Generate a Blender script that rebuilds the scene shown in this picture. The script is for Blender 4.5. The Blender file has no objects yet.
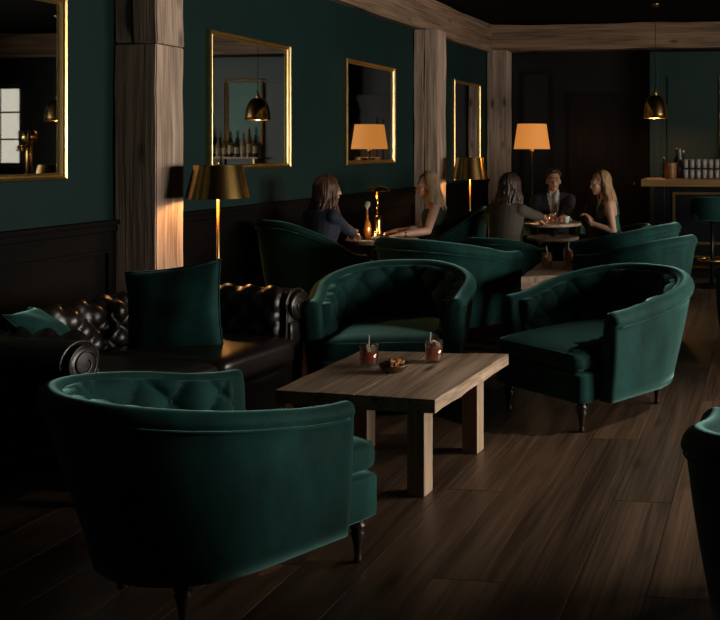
import bpy, bmesh, math, random
from mathutils import Vector, Matrix

random.seed(7)
sc = bpy.context.scene
COL = sc.collection
PI = math.pi

# ------------------------------------------------------------------ camera
F, PX, PY, EYE = 900.0, 660.0, 148.0, 1.56      # focal length and principal point in pixels of the 720x620 frame
YAW = math.atan(110 / F)
cam_d = bpy.data.cameras.new('camera')
cam = bpy.data.objects.new('camera', cam_d); COL.objects.link(cam)
cam_d.sensor_fit = 'HORIZONTAL'; cam_d.sensor_width = 36.0; cam_d.lens = 36.0 * F / 720
cam_d.shift_x = -(PX - 360) / 720; cam_d.shift_y = -(310 - PY) / 720
cam_d.clip_start = 0.05; cam_d.clip_end = 200
cam.location = (0, 0, EYE); cam.rotation_euler = (PI / 2, 0, YAW)
sc.camera = cam

FWD = Vector((-math.sin(YAW), math.cos(YAW), 0)); RGT = Vector((math.cos(YAW), math.sin(YAW), 0))
def pix(px, py, z):                              # where the ray through a pixel meets the height z
    d = (EYE - z) * F / (py - PY)
    p = FWD * d + RGT * ((px - PX) / F * d)
    return Vector((p.x, p.y, z))
def pixd(px, d, z=0.0):                          # a pixel column at a depth along the camera axis
    p = FWD * d + RGT * ((px - PX) / F * d)
    return Vector((p.x, p.y, z))

# ------------------------------------------------------------------ world, daylight, exposure
world = bpy.data.worlds.new('overcast_sky'); sc.world = world; world.use_nodes = True
wb = world.node_tree.nodes['Background']
wb.inputs[0].default_value = (1.0, 0.90, 0.78, 1); wb.inputs[1].default_value = 36.0
sc.view_settings.view_transform = 'Standard'; sc.view_settings.look = 'None'
sc.view_settings.exposure = 0.0; sc.view_settings.gamma = 1.0
sc.view_settings.use_curve_mapping = False
sc.cycles.use_denoising = True
sc.cycles.max_bounces = 8; sc.cycles.diffuse_bounces = 3; sc.cycles.glossy_bounces = 4
sc.cycles.transmission_bounces = 6; sc.cycles.transparent_max_bounces = 16
sc.cycles.caustics_reflective = False; sc.cycles.caustics_refractive = False
sc.cycles.sample_clamp_indirect = 3.0

WX, RX, BY, FY = -4.3, 5.0, 13.65, -1.6          # left wall, right wall, back wall, wall behind the camera
CEIL = 3.46
# windows in the right wall: (y0, y1, z0, z1); one more in the back wall
RWIN = [(3.5, 5.5, 0.9, 2.35), (6.3, 8.3, 0.9, 2.35)]
BWIN = (3.90, 4.86, 1.25, 2.62)
def portal(loc, rot, sx, sy):
    l = bpy.data.lights.new('daylight_portal', 'AREA'); l.shape = 'RECTANGLE'; l.size = sx; l.size_y = sy
    l.cycles.is_portal = True
    o = bpy.data.objects.new('daylight_portal', l); COL.objects.link(o); o.location = loc; o.rotation_euler = rot
for y0, y1, z0, z1 in RWIN:
    portal((RX + 0.26, (y0 + y1) / 2, (z0 + z1) / 2), (0, PI / 2, 0), z1 - z0, y1 - y0)
portal(((BWIN[0] + BWIN[1]) / 2, BY + 0.26, (BWIN[2] + BWIN[3]) / 2), (-PI / 2, 0, 0), BWIN[1] - BWIN[0], BWIN[3] - BWIN[2])

# ------------------------------------------------------------------ materials
def newmat(name):
    m = bpy.data.materials.new(name); m.use_nodes = True
    nt = m.node_tree; b = nt.nodes['Principled BSDF']
    return m, nt, b
def simple(name, col, rough=0.5, metal=0.0, **kw):
    m, nt, b = newmat(name)
    b.inputs['Base Color'].default_value = (*col, 1); b.inputs['Roughness'].default_value = rough
    b.inputs['Metallic'].default_value = metal
    for k, v in kw.items(): b.inputs[k.replace('_', ' ')].default_value = v
    return m
def mottled(name, c1, c2, scale=(8, 8, 8), rough=0.5, metal=0.0, bump=0.0, detail=6, bscale=None, rand=0.0, **kw):
    """two colours mixed by stretched noise in object space, with fine relief"""
    m, nt, b = newmat(name); N = nt.nodes; L = nt.links
    tc = N.new('ShaderNodeTexCoord'); mp = N.new('ShaderNodeMapping'); mp.inputs['Scale'].default_value = scale
    L.new(tc.outputs['Object'], mp.inputs['Vector'])
    nz = N.new('ShaderNodeTexNoise'); nz.inputs['Scale'].default_value = 1.0; nz.inputs['Detail'].default_value = detail
    nz.inputs['Roughness'].default_value = 0.62
    if rand:
        oi = N.new('ShaderNodeObjectInfo'); ad = N.new('ShaderNodeVectorMath'); ad.operation = 'ADD'
        sc_ = N.new('ShaderNodeMath'); sc_.operation = 'MULTIPLY'; sc_.inputs[1].default_value = 37.0
        L.new(oi.outputs['Random'], sc_.inputs[0]); L.new(mp.outputs[0], ad.inputs[0]); L.new(sc_.outputs[0], ad.inputs[1])
        L.new(ad.outputs[0], nz.inputs['Vector'])
    else:
        L.new(mp.outputs[0], nz.inputs['Vector'])
    cr = N.new('ShaderNodeValToRGB'); cr.color_ramp.elements[0].position = 0.32; cr.color_ramp.elements[1].position = 0.68
    cr.color_ramp.elements[0].color = (*c1, 1); cr.color_ramp.elements[1].color = (*c2, 1)
    L.new(nz.outputs['Fac'], cr.inputs[0])
    last = cr.outputs[0]
    if rand:
        hs = N.new('ShaderNodeHueSaturation'); mr = N.new('ShaderNodeMapRange')
        mr.inputs['To Min'].default_value = 1 - rand; mr.inputs['To Max'].default_value = 1 + rand
        L.new(oi.outputs['Random'], mr.inputs['Value']); L.new(mr.outputs[0], hs.inputs['Value']); L.new(last, hs.inputs['Color'])
        last = hs.outputs[0]
    L.new(last, b.inputs['Base Color'])
    b.inputs['Roughness'].default_value = rough; b.inputs['Metallic'].default_value = metal
    if bump:
        bp = N.new('ShaderNodeBump'); bp.inputs['Strength'].default_value = bump; bp.inputs['Distance'].default_value = 0.01
        if bscale:
            n2 = N.new('ShaderNodeTexNoise'); n2.inputs['Scale'].default_value = bscale; n2.inputs['Detail'].default_value = 3
            L.new(tc.outputs['Object'], n2.inputs['Vector']); L.new(n2.outputs['Fac'], bp.inputs['Height'])
        else:
            L.new(nz.outputs['Fac'], bp.inputs['Height'])
        L.new(bp.outputs[0], b.inputs['Normal'])
    for k, v in kw.items(): b.inputs[k.replace('_', ' ')].default_value = v
    return m
def wood(name, dark, light, axis, rough=0.7, bump=0.5, rand=0.1, k=1.0, knots=0.8):
    """timber: broad streaks, fine fibres and a few knots, all stretched along one axis of the piece"""
    m, nt, b = newmat(name); N = nt.nodes; L = nt.links
    tc = N.new('ShaderNodeTexCoord'); oi = N.new('ShaderNodeObjectInfo')
    ad = N.new('ShaderNodeVectorMath'); ad.operation = 'ADD'; ml = N.new('ShaderNodeMath'); ml.operation = 'MULTIPLY'; ml.inputs[1].default_value = 31.0
    L.new(oi.outputs['Random'], ml.inputs[0]); L.new(tc.outputs['Object'], ad.inputs[0]); L.new(ml.outputs[0], ad.inputs[1])
    def noise(across, along, detail, dist=0.0):
        mp = N.new('ShaderNodeMapping'); v = [across * k] * 3; v['xyz'.index(axis)] = along * k; mp.inputs['Scale'].default_value = v
        n = N.new('ShaderNodeTexNoise'); n.inputs['Scale'].default_value = 1.0; n.inputs['Detail'].default_value = detail; n.inputs['Distortion'].default_value = dist
        L.new(ad.outputs[0], mp.inputs['Vector']); L.new(mp.outputs[0], n.inputs['Vector']); return n
    a = noise(13, 0.8, 5, 0.6); f = noise(75, 1.6, 4)
    vm = N.new('ShaderNodeMapping'); v = [5.0 * k] * 3; v['xyz'.index(axis)] = 1.9 * k; vm.inputs['Scale'].default_value = v
    vo = N.new('ShaderNodeTexVoronoi'); vo.inputs['Scale'].default_value = 1.0
    L.new(ad.outputs[0], vm.inputs['Vector']); L.new(vm.outputs[0], vo.inputs['Vector'])
    kn = N.new('ShaderNodeMapRange'); kn.inputs['From Min'].default_value = 0.04; kn.inputs['From Max'].default_value = 0.20; kn.inputs['To Min'].default_value = 1 - knots; kn.inputs['To Max'].default_value = 1.0
    L.new(vo.outputs['Distance'], kn.inputs['Value'])
    mx = N.new('ShaderNodeMix'); mx.data_type = 'FLOAT'; mx.inputs[0].default_value = 0.45
    L.new(a.outputs['Fac'], mx.inputs[2]); L.new(f.outputs['Fac'], mx.inputs[3])
    cr = N.new('ShaderNodeValToRGB'); cr.color_ramp.elements[0].position = 0.38; cr.color_ramp.elements[1].position = 0.62
    cr.color_ramp.elements[0].color = (*dark, 1); cr.color_ramp.elements[1].color = (*light, 1)
    L.new(mx.outputs[0], cr.inputs[0])
    hs = N.new('ShaderNodeHueSaturation'); mr = N.new('ShaderNodeMapRange'); mr.inputs['To Min'].default_value = 1 - rand; mr.inputs['To Max'].default_value = 1 + rand
    vv = N.new('ShaderNodeMath'); vv.operation = 'MULTIPLY'
    L.new(oi.outputs['Random'], mr.inputs['Value']); L.new(mr.outputs[0], vv.inputs[0]); L.new(kn.outputs[0], vv.inputs[1])
    L.new(vv.outputs[0], hs.inputs['Value']); L.new(cr.outputs[0], hs.inputs['Color']); L.new(hs.outputs[0], b.inputs['Base Color'])
    bp = N.new('ShaderNodeBump'); bp.inputs['Strength'].default_value = bump; bp.inputs['Distance'].default_value = 0.008
    L.new(mx.outputs[0], bp.inputs['Height']); L.new(bp.outputs[0], b.inputs['Normal']); b.inputs['Roughness'].default_value = rough
    return m
def clear_glass(name, tint=(1, 1, 1), gloss=0.12):
    """thin glass: lets light straight through and reflects at grazing angles"""
    m = bpy.data.materials.new(name); m.use_nodes = True; nt = m.node_tree; N = nt.nodes; L = nt.links
    N.remove(N['Principled BSDF'])
    t = N.new('ShaderNodeBsdfTransparent'); t.inputs[0].default_value = (*tint, 1)
    g = N.new('ShaderNodeBsdfGlossy'); g.inputs['Roughness'].default_value = 0.03
    lw = N.new('ShaderNodeLayerWeight'); lw.inputs[0].default_value = 0.35
    mr = N.new('ShaderNodeMapRange'); mr.inputs['To Min'].default_value = gloss * 0.35; mr.inputs['To Max'].default_value = min(1, gloss * 5)
    mx = N.new('ShaderNodeMixShader')
    L.new(lw.outputs['Facing'], mr.inputs['Value']); L.new(mr.outputs[0], mx.inputs[0]); L.new(t.outputs[0], mx.inputs[1]); L.new(g.outputs[0], mx.inputs[2])
    L.new(mx.outputs[0], N['Material Output'].inputs['Surface'])
    return m
def emissive(name, col, strength, base=None):
    m, nt, b = newmat(name)
    b.inputs['Base Color'].default_value = (*(base or col), 1); b.inputs['Roughness'].default_value = 0.7
    b.inputs['Emission Color'].default_value = (*col, 1); b.inputs['Emission Strength'].default_value = strength
    return m

M = {}
M['wall_green'] = mottled('green_wall_paint', (0.0040, 0.0205, 0.0195), (0.0056, 0.0255, 0.0240), (1.4, 1.4, 1.4), 0.65, bump=0.04, bscale=60, Specular_IOR_Level=0.22)
M['panel_green'] = mottled('framed_green_panel', (0.03, 0.16, 0.135), (0.036, 0.18, 0.15), (2, 2, 2), 0.5)
M['wall_black'] = mottled('black_wall_paint', (0.003, 0.0042, 0.0055), (0.0045, 0.006, 0.0075), (1.4, 1.4, 1.4), 0.5)
M['wainscot'] = mottled('black_brown_panelling', (0.0025, 0.0022, 0.0022), (0.0045, 0.0038, 0.0038), (2, 2, 9), 0.6, bump=0.08, Specular_IOR_Level=0.08)
M['ceiling'] = mottled('black_ceiling_paint', (0.003, 0.003, 0.0035), (0.0045, 0.0045, 0.0045), (1, 1, 1), 0.9, Specular_IOR_Level=0.1)
M['bar_green'] = mottled('bar_green_paint', (0.016, 0.044, 0.040), (0.021, 0.052, 0.047), (1.5, 1.5, 1.5), 0.5)
M['floor'] = wood('dark_oak_board', (0.034, 0.019, 0.0115), (0.102, 0.061, 0.037), 'y', 0.40, 0.25, rand=0.36, knots=0.5)
M['subfloor'] = simple('floor_gap', (0.006, 0.004, 0.003), 0.8)
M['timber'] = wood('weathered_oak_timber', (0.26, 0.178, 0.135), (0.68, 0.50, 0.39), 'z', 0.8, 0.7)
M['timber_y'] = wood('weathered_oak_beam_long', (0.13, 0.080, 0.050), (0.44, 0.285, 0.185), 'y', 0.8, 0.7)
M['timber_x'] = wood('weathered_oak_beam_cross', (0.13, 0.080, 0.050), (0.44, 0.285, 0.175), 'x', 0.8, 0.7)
M['crack'] = simple('timber_crack', (0.02, 0.013, 0.009), 0.9)
M['tabletop'] = wood('rustic_oak_top', (0.23, 0.155, 0.108), (0.56, 0.40, 0.285), 'y', 0.55, 0.4, k=1.3)
M['tableleg'] = wood('rustic_oak_leg', (0.20, 0.135, 0.090), (0.46, 0.325, 0.22), 'z', 0.6, 0.4, k=1.3)
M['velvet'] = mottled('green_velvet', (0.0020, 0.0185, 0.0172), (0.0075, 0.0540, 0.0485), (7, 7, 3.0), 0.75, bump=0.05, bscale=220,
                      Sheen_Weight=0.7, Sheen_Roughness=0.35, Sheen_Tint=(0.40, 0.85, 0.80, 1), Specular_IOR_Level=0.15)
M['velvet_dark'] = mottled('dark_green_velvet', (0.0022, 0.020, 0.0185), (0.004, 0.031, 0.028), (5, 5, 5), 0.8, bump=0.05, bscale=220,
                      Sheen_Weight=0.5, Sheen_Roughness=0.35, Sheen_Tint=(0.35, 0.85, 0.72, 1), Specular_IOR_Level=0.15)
M['leather'] = mottled('black_brown_leather', (0.010, 0.007, 0.006), (0.020, 0.013, 0.010), (7, 7, 7), 0.30, bump=0.12, bscale=150, Specular_IOR_Level=0.65)
M['darkwood'] = mottled('dark_turned_wood', (0.012, 0.007, 0.005), (0.03, 0.016, 0.010), (20, 20, 4), 0.28)
M['brass'] = mottled('brushed_brass', (0.66, 0.40, 0.12), (0.76, 0.48, 0.17), (3, 3, 40), 0.20, 1.0)
M['brass_frame'] = mottled('gilt_frame', (0.66, 0.45, 0.17), (0.82, 0.60, 0.27), (12, 12, 12), 0.33, 1.0, bump=0.05)
M['brass_old'] = mottled('dull_brass', (0.42, 0.27, 0.10), (0.55, 0.36, 0.14), (12, 12, 12), 0.38, 1.0)
M['mirror'] = simple('mirror_glass', (0.82, 0.86, 0.86), 0.015, 1.0)
M['glass'] = clear_glass('drinking_glass', (0.96, 0.97, 0.97), 0.16)
M['pane'] = clear_glass('window_pane', (0.97, 0.98, 0.98), 0.06)
M['pane_dimmed'] = clear_glass('dimmed_window_pane', (0.14, 0.14, 0.135), 0.05)  # dark tint put in to dim the overbright sky in the back window
def liquid(name, col):
    m, nt, b = newmat(name); N = nt.nodes; L = nt.links
    b.inputs['Base Color'].default_value = (*col, 1); b.inputs['Roughness'].default_value = 0.1
    tr = N.new('ShaderNodeBsdfTranslucent'); tr.inputs[0].default_value = (*col, 1)
    mx = N.new('ShaderNodeMixShader'); mx.inputs[0].default_value = 0.5
    L.new(b.outputs[0], mx.inputs[1]); L.new(tr.outputs[0], mx.inputs[2]); L.new(mx.outputs[0], N['Material Output'].inputs['Surface'])
    return m
M['drink'] = liquid('orange_cocktail', (1.0, 0.30, 0.08)); M['drink_red'] = liquid('red_orange_cocktail', (1.0, 0.24, 0.12)); M['drink_amber'] = liquid('amber_cocktail', (1.0, 0.48, 0.14))
M['ice'] = simple('ice', (0.80, 0.66, 0.55), 0.15, Coat_Weight=0.5)
M['straw'] = simple('pale_straw', (0.45, 0.50, 0.46), 0.4)
M['peel'] = simple('orange_peel', (0.75, 0.30, 0.05), 0.5)
M['bowl'] = mottled('dark_wood_bowl', (0.05, 0.025, 0.012), (0.10, 0.055, 0.028), (20, 20, 60), 0.4)
M['nut'] = mottled('roasted_nut', (0.28, 0.10, 0.03), (0.55, 0.25, 0.08), (40, 40, 40), 0.5, rand=0.35)
M['window_frame'] = simple('dark_window_frame', (0.012, 0.013, 0.014), 0.4)
M['door'] = mottled('black_door_paint', (0.003, 0.0036, 0.005), (0.005, 0.0058, 0.0075), (3, 3, 1), 0.35)
M['shade'] = emissive('lit_linen_shade', (1.0, 0.35, 0.065), 0.55, (0.30, 0.14, 0.045))
M['bulb'] = emissive('warm_bulb', (1.0, 0.62, 0.25), 18.0)
M['lens'] = emissive('spot_lens', (1.0, 0.85, 0.65), 0.8)
M['black_metal'] = simple('black_metal', (0.01, 0.01, 0.011), 0.35, 0.6)
M['bottle_dark'] = simple('dark_bottle_glass', (0.012, 0.020, 0.014), 0.08, Specular_IOR_Level=0.8)
M['bottle_amber'] = simple('amber_bottle_glass', (0.20, 0.075, 0.015), 0.08, Specular_IOR_Level=0.8)
M['bottle_clear'] = simple('pale_bottle_glass', (0.25, 0.27, 0.25), 0.08, Specular_IOR_Level=0.8)
M['label'] = simple('bottle_label', (0.45, 0.40, 0.32), 0.6)
M['copper'] = mottled('copper_bucket', (0.90, 0.50, 0.26), (0.97, 0.62, 0.36), (4, 4, 30), 0.40, 1.0)
M['paper'] = simple('folded_paper', (0.55, 0.50, 0.42), 0.7)
M['cup'] = simple('white_china', (0.62, 0.62, 0.60), 0.3)
M['counter'] = mottled('bar_top_oak', (0.18, 0.10, 0.035), (0.30, 0.18, 0.07), (1.2, 14, 14), 0.4, bump=0.1)
M['phone'] = simple('black_phone', (0.01, 0.01, 0.012), 0.2)

# ------------------------------------------------------------------ mesh helpers
def link(name, me, mat=None, parent=None, loc=(0, 0, 0), rot=(0, 0, 0)):
    o = bpy.data.objects.new(name, me); COL.objects.link(o)
    if mat is not None and not me.materials: me.materials.append(M[mat] if isinstance(mat, str) else mat)
    o.location = loc; o.rotation_euler = rot
    if parent is not None: o.parent = parent
    return o
def bm_mesh(name, bm, smooth=False, auto=None):
    bmesh.ops.recalc_face_normals(bm, faces=bm.faces)
    me = bpy.data.meshes.new(name); bm.to_mesh(me); bm.free()
    if smooth: me.polygons.foreach_set('use_smooth', [True] * len(me.polygons))
    if auto is not None:
        me.set_sharp_from_angle(angle=auto)
    return me
def obj(name, bm, mat, parent=None, smooth=False, loc=(0, 0, 0), rot=(0, 0, 0), auto=None):
    return link(name, bm_mesh(name, bm, smooth, auto), mat, parent, loc, rot)
def box(bm, x0, x1, y0, y1, z0, z1, bev=0.0, mtx=None):
    b = bmesh.new(); bmesh.ops.create_cube(b, size=1)
    for v in b.verts:
        v.co = Vector(((x0 + x1) / 2 + v.co.x * (x1 - x0), (y0 + y1) / 2 + v.co.y * (y1 - y0), (z0 + z1) / 2 + v.co.z * (z1 - z0)))
    if bev > 0: bmesh.ops.bevel(b, geom=list(b.edges), offset=bev, segments=2, profile=0.6, affect='EDGES')
    if mtx is not None: bmesh.ops.transform(b, matrix=mtx, verts=b.verts)
    merge(bm, b)
def merge(bm, b):
    vm = [bm.verts.new(v.co) for v in b.verts]; b.verts.index_update()
    for f in b.faces:
        try: bm.faces.new([vm[v.index] for v in f.verts])
        except ValueError: pass
    b.free()
def B(*a, **k):
    bm = bmesh.new(); box(bm, *a, **k); return bm
def lathe(bm, prof, segs=24, c=(0, 0, 0), cap=True):
    """revolve a list of (r, z); r = 0 closes to a point"""
    rings = []
    for r, z in prof:
        if r < 1e-6: rings.append([bm.verts.new((c[0], c[1], c[2] + z))])
        else: rings.append([bm.verts.new((c[0] + r * math.cos(2 * PI * k / segs), c[1] + r * math.sin(2 * PI * k / segs), c[2] + z)) for k in range(segs)])
    for a, b in zip(rings, rings[1:]):
        for k in range(segs):
            k2 = (k + 1) % segs
            if len(a) == 1 and len(b) == 1: continue
            if len(a) == 1: bm.faces.new((a[0], b[k], b[k2]))
            elif len(b) == 1: bm.faces.new((a[k], b[0], a[k2]))
            else: bm.faces.new((a[k], b[k], b[k2], a[k2]))
    if cap:
        for r in (rings[0], rings[-1]):
            if len(r) > 1: bm.faces.new(r)
def Lt(prof, segs=24, **k):
    bm = bmesh.new(); lathe(bm, prof, segs, **k); return bm
def tube(bm, pts, rad, segs=8, closed=False):
    pts = [Vector(p) for p in pts]; n = len(pts)
    rad = rad if isinstance(rad, (list, tuple)) else [rad] * n
    rings = []; up = Vector((0, 0, 1))
    for i, p in enumerate(pts):
        if closed: t = pts[(i + 1) % n] - pts[i - 1]
        else: t = pts[min(i + 1, n - 1)] - pts[max(i - 1, 0)]
        t.normalize()
        a = t.cross(up)
        if a.length < 0.05: a = t.cross(Vector((1, 0, 0)))
        a.normalize(); b = t.cross(a)
        if rings and a.dot(lasta) < 0: a, b = -a, -b
        lasta = a
        rings.append([bm.verts.new(p + (a * math.cos(2 * PI * k / segs) + b * math.sin(2 * PI * k / segs)) * rad[i]) for k in range(segs)])
    m = n if closed else n - 1
    for i in range(m):
        A, C = rings[i], rings[(i + 1) % n]
        for k in range(segs):
            k2 = (k + 1) % segs
            bm.faces.new((A[k], C[k], C[k2], A[k2]))
    if not closed:
        bm.faces.new(rings[0]); bm.faces.new(rings[-1])
def T(*a, **k):
    bm = bmesh.new(); tube(bm, *a, **k); return bm
def soft_box(sx, sy, sz, r, n=10, crown=0.0, shape=None):
    """padded cushion centred on the origin: half sizes, corner radius, crowned faces"""
    bm = bmesh.new(); bmesh.ops.create_cube(bm, size=2)
    bmesh.ops.subdivide_edges(bm, edges=list(bm.edges), cuts=n, use_grid_fill=True)
    for v in bm.verts:
        p = Vector((v.co.x * sx, v.co.y * sy, v.co.z * sz))
        q = Vector([max(-(s - r), min(s - r, c)) for c, s in zip(p, (sx, sy, sz))])
        d = p - q
        if d.length > 1e-6: p = q + d.normalized() * r
        cz = crown * (1 - (p.x / sx) ** 2) * (1 - (p.y / sy) ** 2)
        p.z += cz if p.z > 0 else -cz * 0.3
        if shape: p = shape(p)
        v.co = p
    return bm
def tag(o, label, cat, group=None):
    o['label'] = label; o['category'] = cat
    if group: o['group'] = group
    return o
def thing(name, label, cat, loc=(0, 0, 0), rz=0.0, group=None):
    o = bpy.data.objects.new(name, None); COL.objects.link(o); o.empty_display_size = 0.1
    o.location = loc; o.rotation_euler = (0, 0, rz)
    return tag(o, label, cat, group)
def struct(o):
    o['kind'] = 'structure'; return o
def copy_tree(o, parent=None):
    c = o.copy(); COL.objects.link(c); c.parent = parent
    for ch in [x for x in o.children]:
        copy_tree(ch, c)
    return c
def facing(fx, fy): return math.atan2(-fx, fy)

# ------------------------------------------------------------------ the room shell
fl = struct(obj('floor', B(WX - 0.2, RX + 0.2, FY - 0.2, BY + 0.2, -0.12, -0.02), 'subfloor'))
# oak boards: wide planks running away from the camera, each board its own piece
PW, PL = 0.262, 2.45
plank_me = {}
def plank_mesh(L):
    k = round(L, 2)
    if k not in plank_me:
        plank_me[k] = bm_mesh('floorboard', B(-PW / 2 + 0.0015, PW / 2 - 0.0015, 0.001, k - 0.001, -0.024, 0.0, bev=0.0018))
    return plank_me[k]
x = WX + PW / 2 - 0.06; row = 0
while x - PW / 2 < RX:
    y = FY - (row * 0.83 % PL)
    while y < BY:
        y0 = max(y, FY); y1 = min(y + PL, BY)
        if y1 - y0 > 0.05: link('floorboard', plank_mesh(round(y1 - y0, 2)), 'floor', fl, (x, y0, 0.0))
        y += PL
    x += PW; row += 1
struct(obj('ceiling', B(WX - 0.2, RX + 0.2, FY - 0.2, BY + 0.2, CEIL, CEIL + 0.15), 'ceiling'))
wl = struct(obj('wall_left', B(WX - 0.2, WX, FY - 0.2, BY + 0.2, -0.02, CEIL), 'wall_green'))
def holed_wall(axis, c0, c1, a0, a1, wins, z1=CEIL):
    """wall slab with window openings; axis 'x' = slab across X from c0 to c1, running along Y"""
    bm = bmesh.new()
    def bb(s0, s1, z0, zz):
        if axis == 'x': box(bm, c0, c1, s0, s1, z0, zz)
        else: box(bm, s0, s1, c0, c1, z0, zz)
    s = a0
    for w0, w1, z0, zt in wins:
        bb(s, w0, -0.02, z1); bb(w0, w1, -0.02, z0); bb(w0, w1, zt, z1); s = w1
    bb(s, a1, -0.02, z1)
    return bm
wr = struct(obj('wall_right', holed_wall('x', RX, RX + 0.25, FY - 0.2, BY + 0.2, RWIN), 'wall_green'))
wbk = struct(obj('wall_back', holed_wall('y', BY, BY + 0.25, WX - 0.2, RX + 0.25, [BWIN]), 'wall_black'))
wf = struct(obj('wall_front', B(WX - 0.2, RX + 0.25, FY - 0.2, FY, -0.02, CEIL), 'wall_green'))

def window(n, a0, a1, z0, z1, axis, c, pane):
    """frame, glazing bars and panes set in an opening; local X runs along the wall"""
    fr = bmesh.new(); w = a1 - a0; h = z1 - z0; t = 0.06
    box(fr, 0, w, -0.03, 0.03, 0, t); box(fr, 0, w, -0.03, 0.03, h - t, h)
    box(fr, 0, t, -0.03, 0.03, t, h - t); box(fr, w - t, w, -0.03, 0.03, t, h - t)
    me = bm_mesh('window_frame', fr)
    o = struct(link('window_%d' % n, me, 'window_frame'))
    nx, nz = (4, 3) if w > 1.5 else (2, 3)
    for i in range(1, nx): obj('glazing_bar', B(w * i / nx - 0.014, w * i / nx + 0.014, -0.02, 0.02, t, h - t), 'window_frame', o)
    for j in range(1, nz):
        for i in range(nx):
            x0 = t if i == 0 else w * i / nx + 0.014; x1 = w - t if i == nx - 1 else w * (i + 1) / nx - 0.014
            obj('glazing_bar', B(x0, x1, -0.02, 0.02, h * j / nz - 0.014, h * j / nz + 0.014), 'window_frame', o)
    for i in range(nx):
        for j in range(nz):
            x0 = t if i == 0 else w * i / nx + 0.014; x1 = w - t if i == nx - 1 else w * (i + 1) / nx - 0.014
            y0 = t if j == 0 else h * j / nz + 0.014; y1 = h - t if j == nz - 1 else h * (j + 1) / nz - 0.014
            obj('pane', B(x0, x1, -0.003, 0.003, y0, y1), pane, o)
    obj('window_sill', B(-0.05, w + 0.05, -0.16, 0.03, -0.05, 0.0), 'window_frame', o)
    if axis == 'x': o.location = (c, a1, z0); o.rotation_euler = (0, 0, -PI / 2)
    else: o.location = (a0, c, z0)
    return o
for i, (a0, a1, z0, z1) in enumerate(RWIN): window(i + 1, a0, a1, z0, z1, 'x', RX + 0.12, 'pane')
window(4, BWIN[0], BWIN[1], BWIN[2], BWIN[3], 'y', BY + 0.12, 'pane_dimmed')

# wall bays: depth of things on the left wall from their pixel column
def wall_y(px):
    a = math.atan((px - PX) / F) - YAW
    return WX / math.tan(a)
COLS = [(wall_y(113), 0.30, 0.28), (wall_y(413), 0.30, 0.30), (wall_y(487) - 0.03, 0.30, 0.30)]   # front y, how far it stands out, depth
DADO = 1.09
# wainscot bays between the posts: panel field, stiles, rails, bead and cap rail as pieces of the left wall
def wainscot(y0, y1, n, num):
    wl = bpy.data.objects.new('trim_%d' % num, None); COL.objects.link(wl); struct(wl)
    obj('wainscot_board', B(WX, WX + 0.02, y0, y1, 0, DADO - 0.02), 'wainscot', wl)
    obj('cap_rail', B(WX, WX + 0.065, y0, y1, DADO - 0.03, DADO, bev=0.006), 'wainscot', wl)
    obj('cap_moulding', B(WX + 0.02, WX + 0.048, y0, y1, DADO - 0.075, DADO - 0.03, bev=0.008), 'wainscot', wl)
    obj('baseboard', B(WX + 0.02, WX + 0.045, y0, y1, 0, 0.16, bev=0.006), 'wainscot', wl)
    obj('top_rail', B(WX + 0.02, WX + 0.035, y0, y1, DADO - 0.19, DADO - 0.075, bev=0.003), 'wainscot', wl)
    obj('bottom_rail', B(WX + 0.02, WX + 0.035, y0, y1, 0.16, 0.27, bev=0.003), 'wainscot', wl)
    st = (y1 - y0) / n
    for i in range(n + 1):
        c = y0 + st * i; a = max(y0, c - 0.06); b = min(y1, c + 0.06)
        obj('stile', B(WX + 0.02, WX + 0.035, a, b, 0.27, DADO - 0.19, bev=0.003), 'wainscot', wl)
    for i in range(n):
        a = y0 + st * i + 0.06; b = y0 + st * (i + 1) - 0.06; z0, z1 = 0.27, DADO - 0.19; r = 0.02
        f = bmesh.new()
        box(f, WX + 0.02, WX + 0.042, a, b, z0, z0 + r); box(f, WX + 0.02, WX + 0.042, a, b, z1 - r, z1)
        box(f, WX + 0.02, WX + 0.042, a, a + r, z0 + r, z1 - r); box(f, WX + 0.02, WX + 0.042, b - r, b, z0 + r, z1 - r)
        obj('panel_bead', f, 'wainscot', wl)
wainscot(FY + 0.002, COLS[0][0] - 0.012, 5, 2); wainscot(COLS[0][0] + COLS[0][2] + 0.012, COLS[1][0] - 0.012, 4, 3)
wainscot(COLS[1][0] + COLS[1][2] + 0.012, COLS[2][0] - 0.012, 2, 4)

# timber posts, built of stacked and paired timbers with open joints
BEAM_LO = 3.0
def post(px, y0, out, dep, pieces, label):
    t = thing('timber_post', label, 'post', (WX + 0.008, y0, 0), 0, 'oak posts along the green wall')
    for (x0, x1, z0, z1, d) in pieces:
        bm = bmesh.new(); box(bm, x0, x1, d, dep - d, z0, z1)
        bmesh.ops.subdivide_edges(bm, edges=[e for e in bm.edges if abs(e.verts[0].co.z - e.verts[1].co.z) > 0.2], cuts=14, use_grid_fill=True)
        rnd = random.Random(px + int(z0 * 10) + int(x0 * 100))
        ph = [rnd.uniform(0, 6) for _ in range(4)]
        for v in bm.verts:
            v.co.x += 0.004 * math.sin(v.co.z * 5.1 + ph[0]) + 0.002 * math.sin(v.co.z * 13 + ph[1])
            v.co.y += 0.004 * math.sin(v.co.z * 4.3 + ph[2]) + 0.002 * math.sin(v.co.z * 15 + ph[3])
        bmesh.ops.bevel(bm, geom=[e for e in bm.edges if e.is_manifold and e.calc_face_angle() > 1.0], offset=0.007, segments=2, affect='EDGES')
        obj('timber', bm, 'timber', t, loc=(0, 0, 0))
    obj('joint_core', B(0.01, out - 0.02, 0.02, dep - 0.02, 0.005, BEAM_LO - 0.01), 'crack', t)
    return t
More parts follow.
